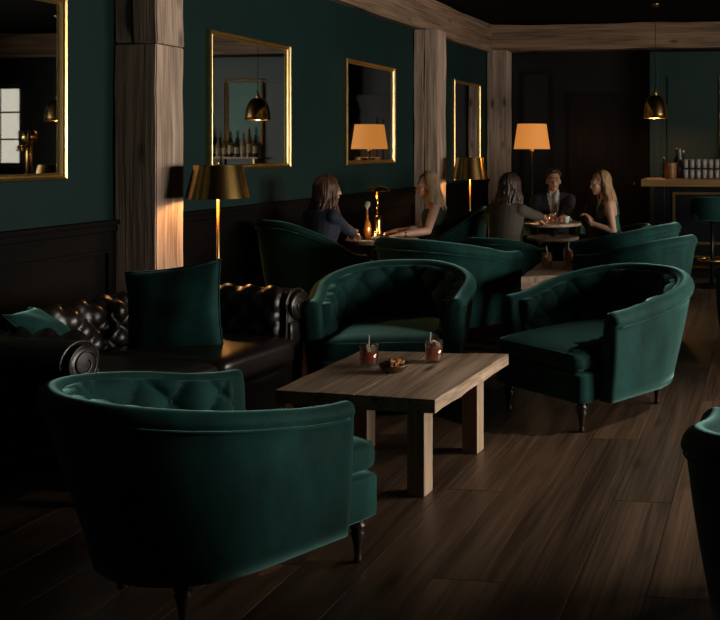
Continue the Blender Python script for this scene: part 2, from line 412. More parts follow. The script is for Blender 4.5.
post(113, *COLS[0], [(0.0, 0.125, 2.255, BEAM_LO, 0.003), (0.13, 0.30, 2.25, BEAM_LO, 0.0), (0.0, 0.30, 0.0, 2.244, 0.0)],
     'massive split oak post between the leather sofa and the brass floor lamp')
post(413, *COLS[1], [(0.0, 0.125, 0.0, BEAM_LO, 0.0), (0.131, 0.30, 0.0, BEAM_LO, 0.003)],
     'oak post with a long open joint behind the blonde woman')
post(487, *COLS[2], [(0.0, 0.30, 0.0, BEAM_LO + 0.055, 0.0)], 'oak post in the corner beside the lit fabric-shade lamp')
def beam(name, bm, mat, label):
    bmesh.ops.subdivide_edges(bm, edges=[e for e in bm.edges if e.calc_length() > 3], cuts=30, use_grid_fill=True)
    for v in bm.verts:
        s = v.co.x + v.co.y * 1.3
        v.co.z += 0.008 * math.sin(s * 2.1) + 0.005 * math.sin(s * 5.3 + 1)
        v.co.x += 0.005 * math.sin(s * 3.1)
    o = obj(name, bm, mat); return tag(o, label, 'beam')
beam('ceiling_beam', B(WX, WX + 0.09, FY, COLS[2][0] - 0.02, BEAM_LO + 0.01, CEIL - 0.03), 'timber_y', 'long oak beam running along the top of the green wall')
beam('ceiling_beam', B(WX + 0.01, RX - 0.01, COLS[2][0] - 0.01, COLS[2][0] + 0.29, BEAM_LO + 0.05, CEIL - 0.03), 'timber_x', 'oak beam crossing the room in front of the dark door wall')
for o in [o for o in COL.objects if o.name.startswith('ceiling_beam')]: pass

# back wall: dark panel mouldings, door with casing, green bar wall with a panel moulding
def moulding(parent, x0, x1, z0, z1, y, r=0.035, t=0.03, mat='door'):
    bm = bmesh.new()
    box(bm, x0, x1, y - t, y, z0, z0 + r); box(bm, x0, x1, y - t, y, z1 - r, z1)
    box(bm, x0, x0 + r, y - t, y, z0 + r, z1 - r); box(bm, x1 - r, x1, y - t, y, z0 + r, z1 - r)
    return obj('panel_moulding', bm, mat, parent)
def back_x(px, y):
    return y * math.tan(math.atan((px - PX) / F) - YAW)
tr5 = bpy.data.objects.new('trim_5', None); COL.objects.link(tr5); struct(tr5)
moulding(tr5, back_x(521, BY), back_x(553, BY), 0.4, 2.75, BY)
dx0, dx1 = back_x(583, BY), back_x(640, BY)
d1 = struct(obj('door_1', B(dx0, dx1, BY - 0.03, BY - 0.002, 0.0, 2.2), 'door'))
for (a, b, z0, z1) in ((0.1, 0.46, 1.2, 2.05), (0.54, 0.9, 1.2, 2.05), (0.1, 0.46, 0.2, 1.0), (0.54, 0.9, 0.2, 1.0)):
    w = dx1 - dx0
    moulding(d1, dx0 + a * w, dx0 + b * w, z0, z1, BY - 0.03, 0.03, 0.015)
kb = Lt([(0.0, 0.0), (0.012, 0.001), (0.012, 0.03), (0.026, 0.04), (0.03, 0.055), (0.022, 0.07), (0, 0.074)], 16)
obj('door_knob', kb, 'brass_old', d1, True, (dx1 - 0.07, BY - 0.03, 1.02), (PI / 2, 0, 0))
cas = bmesh.new(); cw = 0.20
for (o0, o1, t) in ((0.0, 0.10, 0.05), (0.10, cw, 0.075)):
    box(cas, dx0 - o1, dx0 - o0, BY - t, BY, 0, 2.2 + o0); box(cas, dx1 + o0, dx1 + o1, BY - t, BY, 0, 2.2 + o0)
    box(cas, dx0 - o1, dx1 + o1, BY - t, BY, 2.2 + o0, 2.2 + o1)
struct(obj('trim_1', cas, 'door'))
BWY = 13.2                                          # green bar wall stands forward of the dark wall
bwx = back_x(650, BWY)
bw = struct(obj('wall_bar', B(bwx, 2.75, BWY, BY - 0.01, 0.0, 2.98), 'bar_green'))
moulding(bw, back_x(668, BWY), back_x(668, BWY) + 1.45, 1.25, 2.62, BWY, 0.04, 0.03, 'bar_green')
moulding(bw, 0.9, 2.5, 1.25, 2.62, BWY, 0.04, 0.03, 'bar_green')
obj('corner_stile', B(bwx, bwx + 0.12, BWY - 0.03, BWY, 0.0, 2.98, bev=0.004), 'bar_green', bw)

# ------------------------------------------------------------------ upholstered shells: a U-shaped wall swept along a plan path
class Plan:
    def __init__(self, pts, n):
        pts = [Vector((p[0], p[1])) for p in pts]
        d = [0.0]
        for a, b in zip(pts, pts[1:]): d.append(d[-1] + (b - a).length)
        self.len = d[-1]; self.src, self.d = pts, d
        self.n = n
    def at(self, s):
        s = max(0.0, min(self.len, s)); i = 0
        while i < len(self.d) - 2 and self.d[i + 1] < s: i += 1
        f = (s - self.d[i]) / (self.d[i + 1] - self.d[i])
        return self.src[i].lerp(self.src[i + 1], f)
    def frame(self, s):
        p = self.at(s); e = 0.02
        a = self.at(min(self.len, s + e)) - self.at(max(0, s - e)); a.normalize()
        return p, a, Vector((-a.y, a.x))        # position, tangent, outward normal (path runs left arm -> back -> right arm)
def tub_plan(a, yf, yb, ry):
    pts = [(-a, yf - (yf - yb) * k / 6) for k in range(6)]
    pts += [(-a * math.cos(PI * k / 40), yb - ry * math.sin(PI * k / 40)) for k in range(41)]
    pts += [(a, yb + (yf - yb) * k / 6) for k in range(1, 7)]
    return [(x, y) for x, y in pts]
def rect_plan(a, yf, yk, r):
    pts = [(-a, yf - (yf - yk - r) * k / 6) for k in range(6)]
    pts += [(-a + r - r * math.cos(PI / 2 * k / 10), yk + r - r * math.sin(PI / 2 * k / 10)) for k in range(11)]
    pts += [(-a + r + (2 * a - 2 * r) * k / 8, yk) for k in range(1, 8)]
    pts += [(a - r + r * math.sin(PI / 2 * k / 10), yk + r - r * math.cos(PI / 2 * k / 10)) for k in range(11)]
    pts += [(a, yk + r + (yf - yk - r) * k / 6) for k in range(1, 7)]
    return pts
class Shell:
    """outward normal: for a path running down the left side, the left-hand normal points outwards... sign fixed below"""
    def __init__(self, plan, H, lean, th, r, zb, off=0.0):
        self.p, self.H, self.lean, self.th, self.r, self.zb, self.off = plan, H, lean, th, r, zb, off
    def pos(self, s, n, z):
        p, t, nn = self.p.frame(s)
        nn = -nn
        return Vector((p.x + nn.x * n, p.y + nn.y * n, z))
    def ln(self, s, z):
        u = s / self.p.len; H = self.H(u)
        return self.lean(u) * max(0.0, (z - self.zb) / (H - self.zb)) ** 1.25
    def section(self, s):
        u = s / self.p.len; H = self.H(u); r = self.r; zb = self.zb; th = self.th
        out = []
        zt = H - r
        for k in range(8):
            z = zb + (zt - 0.01 - zb) * k / 7
            out.append((th / 2 + self.ln(s, z) + 0.012 * math.sin(PI * k / 7), z))
        c = self.ln(s, zt) + self.off
        for k in range(13):
            a = PI * k / 12 * 1.0
            out.append((c + r * math.cos(a), zt + r * math.sin(a)))
        for k in range(8):
            z = zt - 0.01 - (zt - 0.01 - zb) * k / 7
            out.append((-th / 2 + self.ln(s, z), z))
        return out
    def build(self):
        bm = bmesh.new(); n = self.p.n; rings = []; L = self.p.len
        ends = [(0.030, 0.35), (0.027, 0.70), (0.019, 0.90), (0.009, 0.98)]
        def ring(s, push=0.0, shrink=1.0):
            sec = self.section(s); m = len(sec); p, t, nn = self.p.frame(s)
            sg = -1 if s < L / 2 else 1
            vs = []
            zt = max(z for _, z in sec)
            for i, (nv, z) in enumerate(sec):
                j = m - 1 - i; mid = (nv + sec[j][0]) / 2
                e = 1 - shrink
                nv2 = mid + (nv - mid) * shrink
                z2 = z - e * self.r * 0.8 * max(0, (z - (zt - 2 * self.r)) / (2 * self.r)) if z > zt - 2 * self.r else z
                q = self.pos(s, nv2, z2)
                vs.append(bm.verts.new((q.x + t.x * sg * push, q.y + t.y * sg * push, q.z)))
            return vs
        for pu, sh in ends: rings.append(ring(0.0, pu, sh))
        for k in range(n + 1): rings.append(ring(L * k / n))
        for pu, sh in reversed(ends): rings.append(ring(L, pu, sh))
        for a, b in zip(rings, rings[1:]):
            m = len(a)
            for i in range(m):
                j = (i + 1) % m
                bm.faces.new((a[i], a[j], b[j], b[i]))
        for rg in (rings[0], rings[-1]):
            m = len(rg)
            for i in range(m // 2 - 1):
                bm.faces.new((rg[i], rg[i + 1], rg[m - 2 - i], rg[m - 1 - i]))
        return bm
    def inner_profile(self, s, z0, wrap):
        """inner face from height z0 up, then over the roll by the angle wrap: (n, z, normal n, normal z)"""
        u = s / self.p.len; H = self.H(u); zt = H - self.r; res = []
        c = self.ln(s, zt) + self.off
        K = 26
        for k in range(K):
            z = z0 + (zt - z0) * k / K
            f = k / K
            nv = (-self.th / 2 + self.ln(s, z)) * (1 - f) + (c - self.r) * f if False else -self.th / 2 + self.ln(s, z)
            nv += (c - self.r - (-self.th / 2 + self.ln(s, zt))) * f ** 3
            res.append((nv, z, -1.0, 0.0))
        K2 = max(2, int(14 * wrap / PI))
        if wrap > 0:
            for k in range(K2 + 1):
                a = PI - wrap * k / K2
                res.append((c + self.r * math.cos(a), zt + self.r * math.sin(a), math.cos(a), math.sin(a)))
        return res
    def pad(self, s0, s1, z0, wrap, thick, amp, sa, sz, ns, edge=0.03, phase=0.0):
        """tufted padding over the inner face; returns mesh and the button positions"""
        bm = bmesh.new(); rows = []
        mid = (s0 + s1) / 2
        for i in range(ns + 1):
            s = s0 + (s1 - s0) * i / ns; prof = self.inner_profile(s, z0, wrap); col = []; v = 0.0
            tot = sum(math.hypot(b[0] - a[0], b[1] - a[1]) for a, b in zip(prof, prof[1:]))
            for j, (nv, z, a, b) in enumerate(prof):
                if j: v += math.hypot(nv - prof[j - 1][0], z - prof[j - 1][1])
                uu = (s - mid) / sa; vv = v / sz + phase
                g = abs(math.sin(PI * (uu + vv) / 1.0) * math.sin(PI * (uu - vv) / 1.0)) ** 0.38
                fe = min(1, (s - s0) / edge, (s1 - s) / edge, v / edge + 0.2, (tot - v) / edge)
                fe = max(0, fe); fe = math.sqrt(max(0, 1 - (1 - fe) ** 2))
                dd = (thick + amp * g) * fe - 0.012 * (1 - fe)
                q = self.pos(s, nv + a * dd, z + b * dd)
                col.append(bm.verts.new(q))
            rows.append(col)
        for a, b in zip(rows, rows[1:]):
            for j in range(len(a) - 1): bm.faces.new((a[j], a[j + 1], b[j + 1], b[j]))
        btn = []
        P = int((s1 - s0) / sa) + 8
        for ip in range(-3 * P, 3 * P):
            for iq in range(-3 * P, 3 * P):
                uu = (ip + iq) / 2; vv = (ip - iq) / 2
                s = mid + uu * sa; v = (vv - phase) * sz
                if s < s0 + 0.05 or s > s1 - 0.05 or v < 0.05: continue
                prof = self.inner_profile(s, z0, wrap); acc = 0
                for a, b in zip(prof, prof[1:]):
                    dl = math.hypot(b[0] - a[0], b[1] - a[1])
                    if acc + dl >= v:
                        f = (v - acc) / dl
                        nv = a[0] + (b[0] - a[0]) * f; z = a[1] + (b[1] - a[1]) * f
                        an = a[2] + (b[2] - a[2]) * f; az = a[3] + (b[3] - a[3]) * f
                        c = self.pos(s, nv + an * (thick + 0.004), z + az * (thick + 0.004))
                        c2 = self.pos(s, nv + an * (thick + 0.05), z + az * (thick + 0.05))
                        tot = sum(math.hypot(q[0] - p[0], q[1] - p[1]) for p, q in zip(prof, prof[1:]))
                        if v < tot - 0.04: btn.append((c, (c2 - c).normalized()))
                        break
                    acc += dl
        return bm, btn
    def outer_line(self, dz, extra, n=60):
        pts = []
        for k in range(n + 1):
            s = self.p.len * k / n; u = s / self.p.len; z = self.H(u) - self.r * 1.25 - dz
            pts.append(self.pos(s, self.th / 2 + self.ln(s, z) + 0.012 * 0.3 + extra, z))
        return pts
button_me = None
def buttons(btn, mat, parent, r=0.011):
    key = 'button_' + mat
    if key not in button_cache:
        button_cache[key] = bm_mesh('button', Lt([(0, -0.006), (r, -0.004), (r, 0.002), (r * 0.7, 0.006), (0, 0.008)], 10), True)
    for c, d in btn:
        o = link('button', button_cache[key], mat, parent, c); o.rotation_euler = d.to_track_quat('Z', 'Y').to_euler()
button_cache = {}
def smooth01(x): x = max(0, min(1, x)); return x * x * (3 - 2 * x)
TURNED = [(0.0, 0.0), (0.014, 0.0), (0.017, 0.012), (0.012, 0.026), (0.014, 0.04), (0.018, 0.07), (0.024, 0.095), (0.029, 0.112),
          (0.022, 0.122), (0.031, 0.132), (0.031, 0.142), (0.022, 0.150), (0.030, 0.165), (0.030, 0.185), (0.0, 0.186)]
def build_armchair(name, label, a=0.390, yf=0.28, yb=-0.05, ry=0.36, hb=0.80, ha=0.66, lean_b=0.15, lean_a=0.04, tufts=True, mat='velvet', th=0.10, r=0.058, seat=0.45, group='green velvet armchairs', front=0.165):
    t = thing(name, label, 'armchair', group=group)
    plan = Plan(tub_plan(a, yf, yb, ry), 64)
    def H(u):
        k = 1 - abs(2 * u - 1)                    # 0 at the arm fronts, 1 at the back
        return ha + (hb - ha) * smooth01(k / 0.92)
    def lean(u):
        k = 1 - abs(2 * u - 1); return lean_a + (lean_b - lean_a) * smooth01(k / 0.9)
    sh = Shell(plan, H, lean, th, r, 0.165, off=0.006)
    obj('shell', sh.build(), mat, t, True)
    L = plan.len
    obj('piping', T(sh.outer_line(0.008, 0.004), 0.0045, 6), mat, t, True)
    if tufts:
        bm, btn = sh.pad(0.035, L - 0.035, seat - 0.06, 0.55, 0.012, 0.046, 0.190, 0.225, 150, phase=0.10)
        pad = obj('tufted_back', bm, mat, t, True); buttons(btn, mat, pad)
    else:
        bm, _ = sh.pad(0.035, L - 0.035, seat - 0.06, 0.55, 0.03, 0.0, 0.15, 0.15, 60)
        obj('inner_back', bm, mat, t, True)
    ax = a - th / 2 + 0.005; yc = yf + front
    def apr(p):                                  # the seat narrows towards the round back
        q = p.copy(); y = q.y
        if y < yb:
            k = min(1, (yb - y) / ry); q.x *= math.sqrt(max(0.02, 1 - (k * 0.93) ** 2))
        return q
    yk = yb - ry + 0.03
    def fit(hx, y0, y1, hz, rr, cz, crown):
        return soft_box(hx, (y1 - y0) / 2, hz, rr, 12, crown, lambda p: apr(p + Vector((0, (y0 + y1) / 2, cz))))
    obj('apron', fit(ax + 0.008, yk, yc, 0.085, 0.02, 0.25, 0.0), mat, t, True)
    cu = obj('seat_cushion', fit(ax - 0.004, yk + 0.03, yc + 0.012, (seat - 0.335) / 2, 0.045, (seat + 0.335) / 2, 0.028), mat, t, True)
    pts = []
    zc = (seat + 0.335) / 2 + (seat - 0.335) / 2 - 0.018
    for k in range(13):
        f = k / 12; pts.append((-(ax - 0.05) + 2 * (ax - 0.05) * f, yc + 0.004, zc))
    obj('cushion_piping', T(pts, 0.005, 6), mat, cu, True)
    leg = bm_mesh('leg', Lt(TURNED, 14), True)
    for sx, y in ((-1, yc - 0.06), (1, yc - 0.06), (-1, yb - ry * 0.62), (1, yb - ry * 0.62)):
        link('leg', leg, 'darkwood', t, (sx * (ax - 0.045 if y > 0 else ax * 0.72), y, 0))
    return t
def place(root, loc, rz, label=None, group=None):
    root.location = loc; root.rotation_euler = (0, 0, rz)
    if label: root['label'] = label
    if group: root['group'] = group
    return root

# front chair: back to the camera, turned to the coffee table
front_chair = build_armchair('velvet_armchair', 'green velvet tub armchair with its back turned, beside the leather sofa', a=0.36, yf=0.26, yb=-0.05, ry=0.33, hb=0.785, ha=0.655, lean_b=0.17, lean_a=0.04, r=0.040, th=0.075, front=0.20)
chair = build_armchair('velvet_armchair', 'armchair')
def fcam(r, d):                                 # facing given as (right, away) of the camera axis
    v = RGT * r + FWD * d; return facing(v.x, v.y)
place(front_chair, pixd(222, 3.25), fcam(0.60, 0.80)); front_chair.scale = (0.95, 0.95, 1.0)
chairs = {}
used = []
def add_chair(key, px, d, fx, fy, label, k=(1, 1, 1)):
    c = copy_tree(chair) if used else chair                       # the first place takes the chair itself
    used.append(key); place(c, pixd(px, d), fcam(fx, fy), label); c.scale = k; chairs[key] = c; return c
add_chair('R', 594, 5.45, -0.66, -0.75, 'tufted green velvet tub armchair on turned legs, its open seat turned to the coffee table', (1.04, 1.04, 1.0))
add_chair('M1', 392, 5.62, 0.12, -1.0, 'tufted green velvet tub armchair across the coffee table, next to the sofa end', (0.97, 0.97, 1.0))
add_chair('M2', 452, 7.28, 0.50, 0.86, 'green velvet tub armchair with its back turned, in front of the blonde woman', (1.02, 1.02, 1.10))
add_chair('S', 852, 2.80, 0.10, 1.0, 'green velvet armchair cut off by the frame, alone on the open floorboards')
add_chair('R2', 631, 7.30, -0.85, 0.52, 'green velvet tub armchair with a tall rounded back, just behind the tufted open armchair', (0.9, 0.9, 1.09))
add_chair('R3', 617, 8.45, -0.92, 0.38, 'green velvet armchair beside the woman in the green dress, rim showing over another chair', (1, 1, 1.09))
add_chair('E', 789, 6.7, -0.3, 0.95, 'green velvet armchair almost out of frame, on the floor in front of the bar stool')
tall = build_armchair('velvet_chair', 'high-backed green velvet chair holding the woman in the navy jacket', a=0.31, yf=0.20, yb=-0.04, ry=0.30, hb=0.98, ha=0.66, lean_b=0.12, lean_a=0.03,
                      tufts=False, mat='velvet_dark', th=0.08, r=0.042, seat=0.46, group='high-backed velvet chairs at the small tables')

# ------------------------------------------------------------------ leather sofa
def build_sofa():
    t = thing('chesterfield_sofa', 'black leather tufted sofa with rolled arms in front of the dark wainscot', 'sofa')
    a, yf, yk = 0.70, 0.40, -0.40
    plan = Plan(rect_plan(a, yf, yk, 0.16), 90)
    sh = Shell(plan, lambda u: 0.735, lambda u: 0.035, 0.15, 0.098, 0.10, off=0.012)
    obj('frame', sh.build(), 'leather', t, True)
    L = plan.len
    bm, btn = sh.pad(0.02, L - 0.02, 0.36, 1.25, 0.012, 0.042, 0.150, 0.150, 260, edge=0.03)
    pad = obj('tufted_back', bm, 'leather', t, True); buttons(btn, 'leather', pad, 0.010)
    for s in (0.0, L):                           # scrolled arm fronts
        p, tg, nn = plan.frame(s); sg = -1 if s == 0 else 1
        sec = sh.section(s); pts = []
        for nv, z in sec:
            q = sh.pos(s, nv, z); pts.append((q.x, q.y + 0.028, q.z))
        cap = bmesh.new()
        c = sh.ln(s, 0.637) + sh.off; q = sh.pos(s, c, 0.637)
        fc = bmesh.new(); lathe(fc, [(0.0, 0.0), (0.080, 0.0), (0.084, 0.006), (0.076, 0.016), (0.040, 0.020), (0.0, 0.021)], 28)
        ff = obj('scroll_panel', fc, 'leather', t, True, (q.x, yf + 0.028, q.z), (-PI / 2, 0, 0))
        obj('front_panel', soft_box(0.055, 0.012, 0.225, 0.010, 6), 'leather', t, True, (sh.pos(s, 0.012, 0).x, yf + 0.030, 0.325))
        sp = []
        for k in range(60):
            an = 2 * PI * k / 60 * 1.9; rr = 0.084 - 0.060 * k / 60
            sp.append((rr * math.cos(an + PI * 0.5) * (-sg), rr * math.sin(an + PI * 0.5), 0.021 if k > 26 else 0.017))
        obj('scroll_piping', T([(x, -y, z) for x, y, z in sp], 0.006, 6), 'leather', ff, True)
        obj('arm_piping', T([(x, y - 0.012, z) for x, y, z in pts], 0.007, 6), 'leather', t, True)
    obj('base_rail', soft_box(0.625, 0.41, 0.115, 0.02, 8), 'leather', t, True, (0, 0.075, 0.215))
    cw = 0.305
    cm = bm_mesh('seat_cushion', soft_box(cw, 0.405, 0.078, 0.045, 14, 0.022), True)
    for sx in (-1, 1):
        c = link('seat_cushion', cm, 'leather', t, (sx * (cw + 0.002), 0.115, 0.405))
        for z in (-0.052, 0.056):
            obj('piping', T([(x, 0.392 , z) for x in [(-cw + 0.03) + (2 * cw - 0.06) * k / 8 for k in range(9)]], 0.005, 6), 'leather', c, True)
    leg = bm_mesh('leg', Lt([(0, 0), (0.022, 0), (0.036, 0.02), (0.040, 0.045), (0.030, 0.07), (0.036, 0.085), (0.036, 0.11), (0, 0.11)], 16), True)
    for x in (-0.66, 0.66):
        for y in (-0.38, 0.36): link('leg', leg, 'darkwood', t, (x, y, 0))
    return t
sofa = build_sofa()
A_, B_ = pix(88, 338, 0.735), pix(287, 290, 0.735)
axd = (B_ - A_); axd.z = 0
fwd = Vector((axd.y, -axd.x, 0)).normalized()
mid = (A_ + B_) / 2; mid.z = 0
sofa.location = mid - fwd * 0.40; sofa.rotation_euler = (0, 0, facing(fwd.x, fwd.y))
SOFA_M = Matrix.Translation(sofa.location) @ Matrix.Rotation(sofa.rotation_euler.z, 4, 'Z')

# throw pillows
def pillow_bm(s, t):
    bm = bmesh.new(); n = 26; tops = []
    for side in (1, -1):
        g = []
        for i in range(n + 1):
            row = []
            for j in range(n + 1):
                u, v = -1 + 2 * i / n, -1 + 2 * j / n
                h = max(0, (1 - u * u) * (1 - v * v)) ** 0.42
                pull = 1 - 0.07 * (1 - abs(u) ** 2) * abs(v) ** 3 if True else 1
                x = u * s * (1 - 0.06 * (1 - v * v) * abs(u) ** 2) if False else u * s * (1 - 0.07 * (1 - v * v))
                y = v * s * (1 - 0.07 * (1 - u * u))
                w = 0.10 * math.sin(5 * u + 3 * v) * math.cos(4 * v - 2 * u)
                row.append(bm.verts.new((x, y, side * t * h * (1 + w))))
            g.append(row)
        for i in range(n):
            for j in range(n): bm.faces.new((g[i][j], g[i + 1][j], g[i + 1][j + 1], g[i][j + 1]))
    bmesh.ops.remove_doubles(bm, verts=bm.verts, dist=0.0006)
    return bm
def pillow(loc, fw, tilt, roll, s, label):
    t = tag(obj('throw_pillow', pillow_bm(s, 0.075), 'velvet', None, True), label, 'pillow', 'green velvet pillows on the sofa')
    edge = []
    for (u0, v0, u1, v1) in ((-1, -1, 1, -1), (1, -1, 1, 1), (1, 1, -1, 1), (-1, 1, -1, -1)):
        for k in range(10):
            f = k / 10; u = u0 + (u1 - u0) * f; v = v0 + (v1 - v0) * f
            edge.append((u * s * (1 - 0.07 * (1 - v * v)), v * s * (1 - 0.07 * (1 - u * u)), 0))
    obj('piping', T(edge, 0.005, 6, closed=True), 'velvet', t, True)
    z = Vector((fw.x * math.cos(tilt), fw.y * math.cos(tilt), math.sin(tilt))).normalized()
    x = Vector((-fw.y, fw.x, 0)).normalized(); y = z.cross(x)
    m = Matrix((x, y, z)).transposed().to_4x4() @ Matrix.Rotation(roll, 4, 'Z')
    t.matrix_world = Matrix.Translation(loc) @ m
    return t
def V2(x, y): return Vector((x, y, 0)).normalized()
def on_sofa(x, y, z): return SOFA_M @ Vector((x, y, z))
sf = fwd
pillow(on_sofa(-0.24, 0.02, 0.668), V2(0.16, -0.98), 0.24, 0.14, 0.255, 'large dark green velvet pillow leaning at the lamp end of the sofa')
pillow(on_sofa(0.46, -0.04, 0.655), V2(0.75, 0.45), 0.75, -0.10, 0.20, 'small green velvet pillow peeping over the near arm of the sofa')

# ------------------------------------------------------------------ coffee table: planks on four square legs
def plank_table(name, label, corners, z, th, legs, cat='table', n=4, lw=0.085, mat='tabletop', inset=0.09):
    """corners: near-left, near-right, far-right, far-left on the plan"""
    c = sum((Vector(p) for p in corners), Vector((0, 0))) / 4
    t = thing(name, label, cat, (c.x, c.y, 0))
    nl, nr, fr, f_l = [Vector(p) - c for p in corners]
    for i in range(n):
        f0, f1 = i / n + 0.0008, (i + 1) / n - 0.0008
        bm = bmesh.new(); rnd = random.Random(i * 7 + len(name)); S = 10
        jn = rnd.uniform(-0.012, 0.012); jf = rnd.uniform(-0.012, 0.012); dz = rnd.uniform(-0.0008, 0.0008)
        rows = []
        for k in range(S + 1):
            g = k / S
            a = nl.lerp(nr, f0).lerp(f_l.lerp(fr, f0), g); b = nl.lerp(nr, f1).lerp(f_l.lerp(fr, f1), g)
            d = (f_l - nl).normalized(); e = jn if k == 0 else (jf if k == S else 0)
            wob = 0.0022 * math.sin(k * 1.7 + i)
            ex = (b - a).normalized()
            if i == 0: a = a + ex * wob * 1.6
            if i == n - 1: b = b + ex * wob * 1.6
            a = a + d * e; b = b + d * e
            zb = z - th + 0.002 * math.sin(k * 2.3 + i * 1.3)
            rows.append([bm.verts.new((a.x, a.y, zb)), bm.verts.new((b.x, b.y, zb)), bm.verts.new((b.x, b.y, z + dz)), bm.verts.new((a.x, a.y, z + dz))])
        for p, q in zip(rows, rows[1:]):
            for m in range(4): bm.faces.new((p[m], p[(m + 1) % 4], q[(m + 1) % 4], q[m]))
        bm.faces.new(rows[0]); bm.faces.new(rows[-1])
        bmesh.ops.recalc_face_normals(bm, faces=bm.faces)
        bmesh.ops.bevel(bm, geom=[e for e in bm.edges if e.calc_face_angle(0) > 0.9], offset=0.0015, segments=1, affect='EDGES')
        obj('plank', bm, mat, t)
    ang = math.atan2(*(nr - nl).normalized().yx)
    for (lx, ly) in legs:
        p = Vector((lx, ly)) - c
        obj('leg', B(-lw / 2, lw / 2, -lw / 2, lw / 2, 0, z - th - 0.004, bev=0.005), 'tableleg', t, loc=(p.x, p.y, 0), rot=(0, 0, ang))
    # two battens tie the planks to the legs
    for a, b in ((nl.lerp(f_l, 0.16), nr.lerp(fr, 0.16)), (nl.lerp(f_l, 0.84), nr.lerp(fr, 0.84))):
        m_ = (a + b) / 2; w = (b - a).length * 0.42
        obj('batten', B(-w, w, -0.03, 0.03, z - th - 0.04, z - th + 0.002, bev=0.003), 'tableleg', t, loc=(m_.x, m_.y, 0), rot=(0, 0, math.atan2(b.y - a.y, b.x - a.x)))
    return t
TZ = 0.445
cn = [pix(275, 390, TZ), pix(435, 400, TZ), pix(508, 354, TZ), pix(360, 351, TZ)]
lg = [pix(416, 497, 0), pix(470, 454, 0)]
wv = (cn[0] - cn[1]).xy; wv2 = (cn[3] - cn[2]).xy
lgs = [(lg[0].x, lg[0].y + 0.045), (lg[1].x, lg[1].y + 0.045), tuple(lg[0].xy + wv * 0.72 + Vector((0, 0.045))), tuple(lg[1].xy + wv2 * 0.70 + Vector((0, 0.045)))]
plank_table('coffee_table', 'rustic oak plank coffee table with square legs, bowl and two cocktails', [p.xy for p in cn], TZ, 0.06, lgs, 'coffee table')

# ------------------------------------------------------------------ cocktails
def tumbler_meshes(r, h):
    g = bm_mesh('tumbler', Lt([(0, 0), (r * 0.86, 0), (r * 0.90, 0.004), (r, h), (r - 0.0035, h), (r * 0.86, 0.016), (0, 0.014)], 28, cap=False), True)
    l = bm_mesh('drink', Lt([(0, 0.0175), (r * 0.83, 0.018), (r * 0.89, h * 0.70), (0, h * 0.70)], 28, cap=False), True, 0.7)
    return g, l
TM = {}
def cocktail(loc, r, h, drink, label, group, straw=(0.25, 0.9), ice=3, peel=True):
    k = (r, h)
    if k not in TM: TM[k] = tumbler_meshes(r, h)
    g, l = TM[k]
    t = thing('cocktail_glass', label, 'drink', loc, random.uniform(0, 6), group)
    link('tumbler', g, 'glass', t)
    o = bpy.data.objects.new('drink', l.copy()); COL.objects.link(o); o.parent = t; o.data.materials.clear(); o.data.materials.append(M[drink])
    for i in range(ice):
        s = r * 0.30
        obj('ice_cube', B(-s, s, -s, s, -s, s, bev=s * 0.25), 'ice', t, loc=(r * 0.42 * math.cos(i * 2.2 + 0.5), r * 0.42 * math.sin(i * 2.2 + 0.5), h * 0.72 + 0.004 * i), rot=(0.3 * i, 0.4 + 0.2 * i, i))
    if straw:
        dx, hh = straw
        obj('straw', T([(-r * 0.3, 0, 0.02), (r * (dx - 0.1), 0, h * 1.0), (r * dx, 0, h * (1 + hh * 0.5))], 0.0035, 8), 'straw', t, True)
    if peel:
        ring = [(r * 0.35 * math.cos(a), r * 0.2, h * 0.80 + r * 0.42 * math.sin(a)) for a in [PI * k / 8 for k in range(9)]]
        obj('orange_peel', T(ring, 0.006, 6), 'peel', t, True)
    return t
gl1 = pix(369, 366, TZ); gl2 = pix(434, 362, TZ)
cocktail((gl1.x, gl1.y, TZ + 0.003), 0.048, 0.105, 'drink_red', 'red-orange cocktail with a straw, beside the nut bowl on the coffee table', 'cocktails in tumblers', straw=(0.1, 0.95))
cocktail((gl2.x, gl2.y, TZ + 0.003), 0.048, 0.108, 'drink', 'orange cocktail with a leaning straw, apart from the nut bowl on the coffee table', 'cocktails in tumblers', straw=(-0.4, 0.9))
# bowl of nuts
bp = pix(394, 372, TZ)
tag(obj('nut_bowl', Lt([(0, 0.0), (0.040, 0.0), (0.046, 0.004), (0.066, 0.022), (0.076, 0.040), (0.071, 0.040), (0.060, 0.024), (0.040, 0.010), (0, 0.008)], 30, cap=False), 'bowl', None, True, (bp.x, bp.y, TZ + 0.003)),
    'small dark wooden bowl of nuts on the coffee table', 'bowl')
nut_me = []
for k in range(3):
    b = bmesh.new(); bmesh.ops.create_icosphere(b, subdivisions=2, radius=1)
    for v in b.verts:
        x, y, z = v.co; v.co = Vector((x * 0.017 * (1 + 0.15 * k), y * 0.010 * (1 - 0.35 * x), z * 0.0095 + 0.004 * k * (x * x - 0.4)))
    nut_me.append(bm_mesh('nut', b, True))
rn = random.Random(3)
for i in range(24):
    lay = 0 if i < 11 else (1 if i < 19 else 2)
    R_ = (0.045, 0.040, 0.020)[lay]; an = i * 2.399; rr = R_ * math.sqrt((i * 0.618) % 1.0 * 0.85 + 0.12)
    o = link('nut', nut_me[i % 3], 'nut', None, (bp.x + rr * math.cos(an), bp.y + rr * math.sin(an), TZ + (0.030, 0.044, 0.056)[lay]), (rn.uniform(-0.4, 0.4), rn.uniform(-0.4, 0.4), rn.uniform(0, 6)))
    tag(o, 'roasted nut heaped in the dark wooden bowl', 'nut', 'nuts in the bowl')

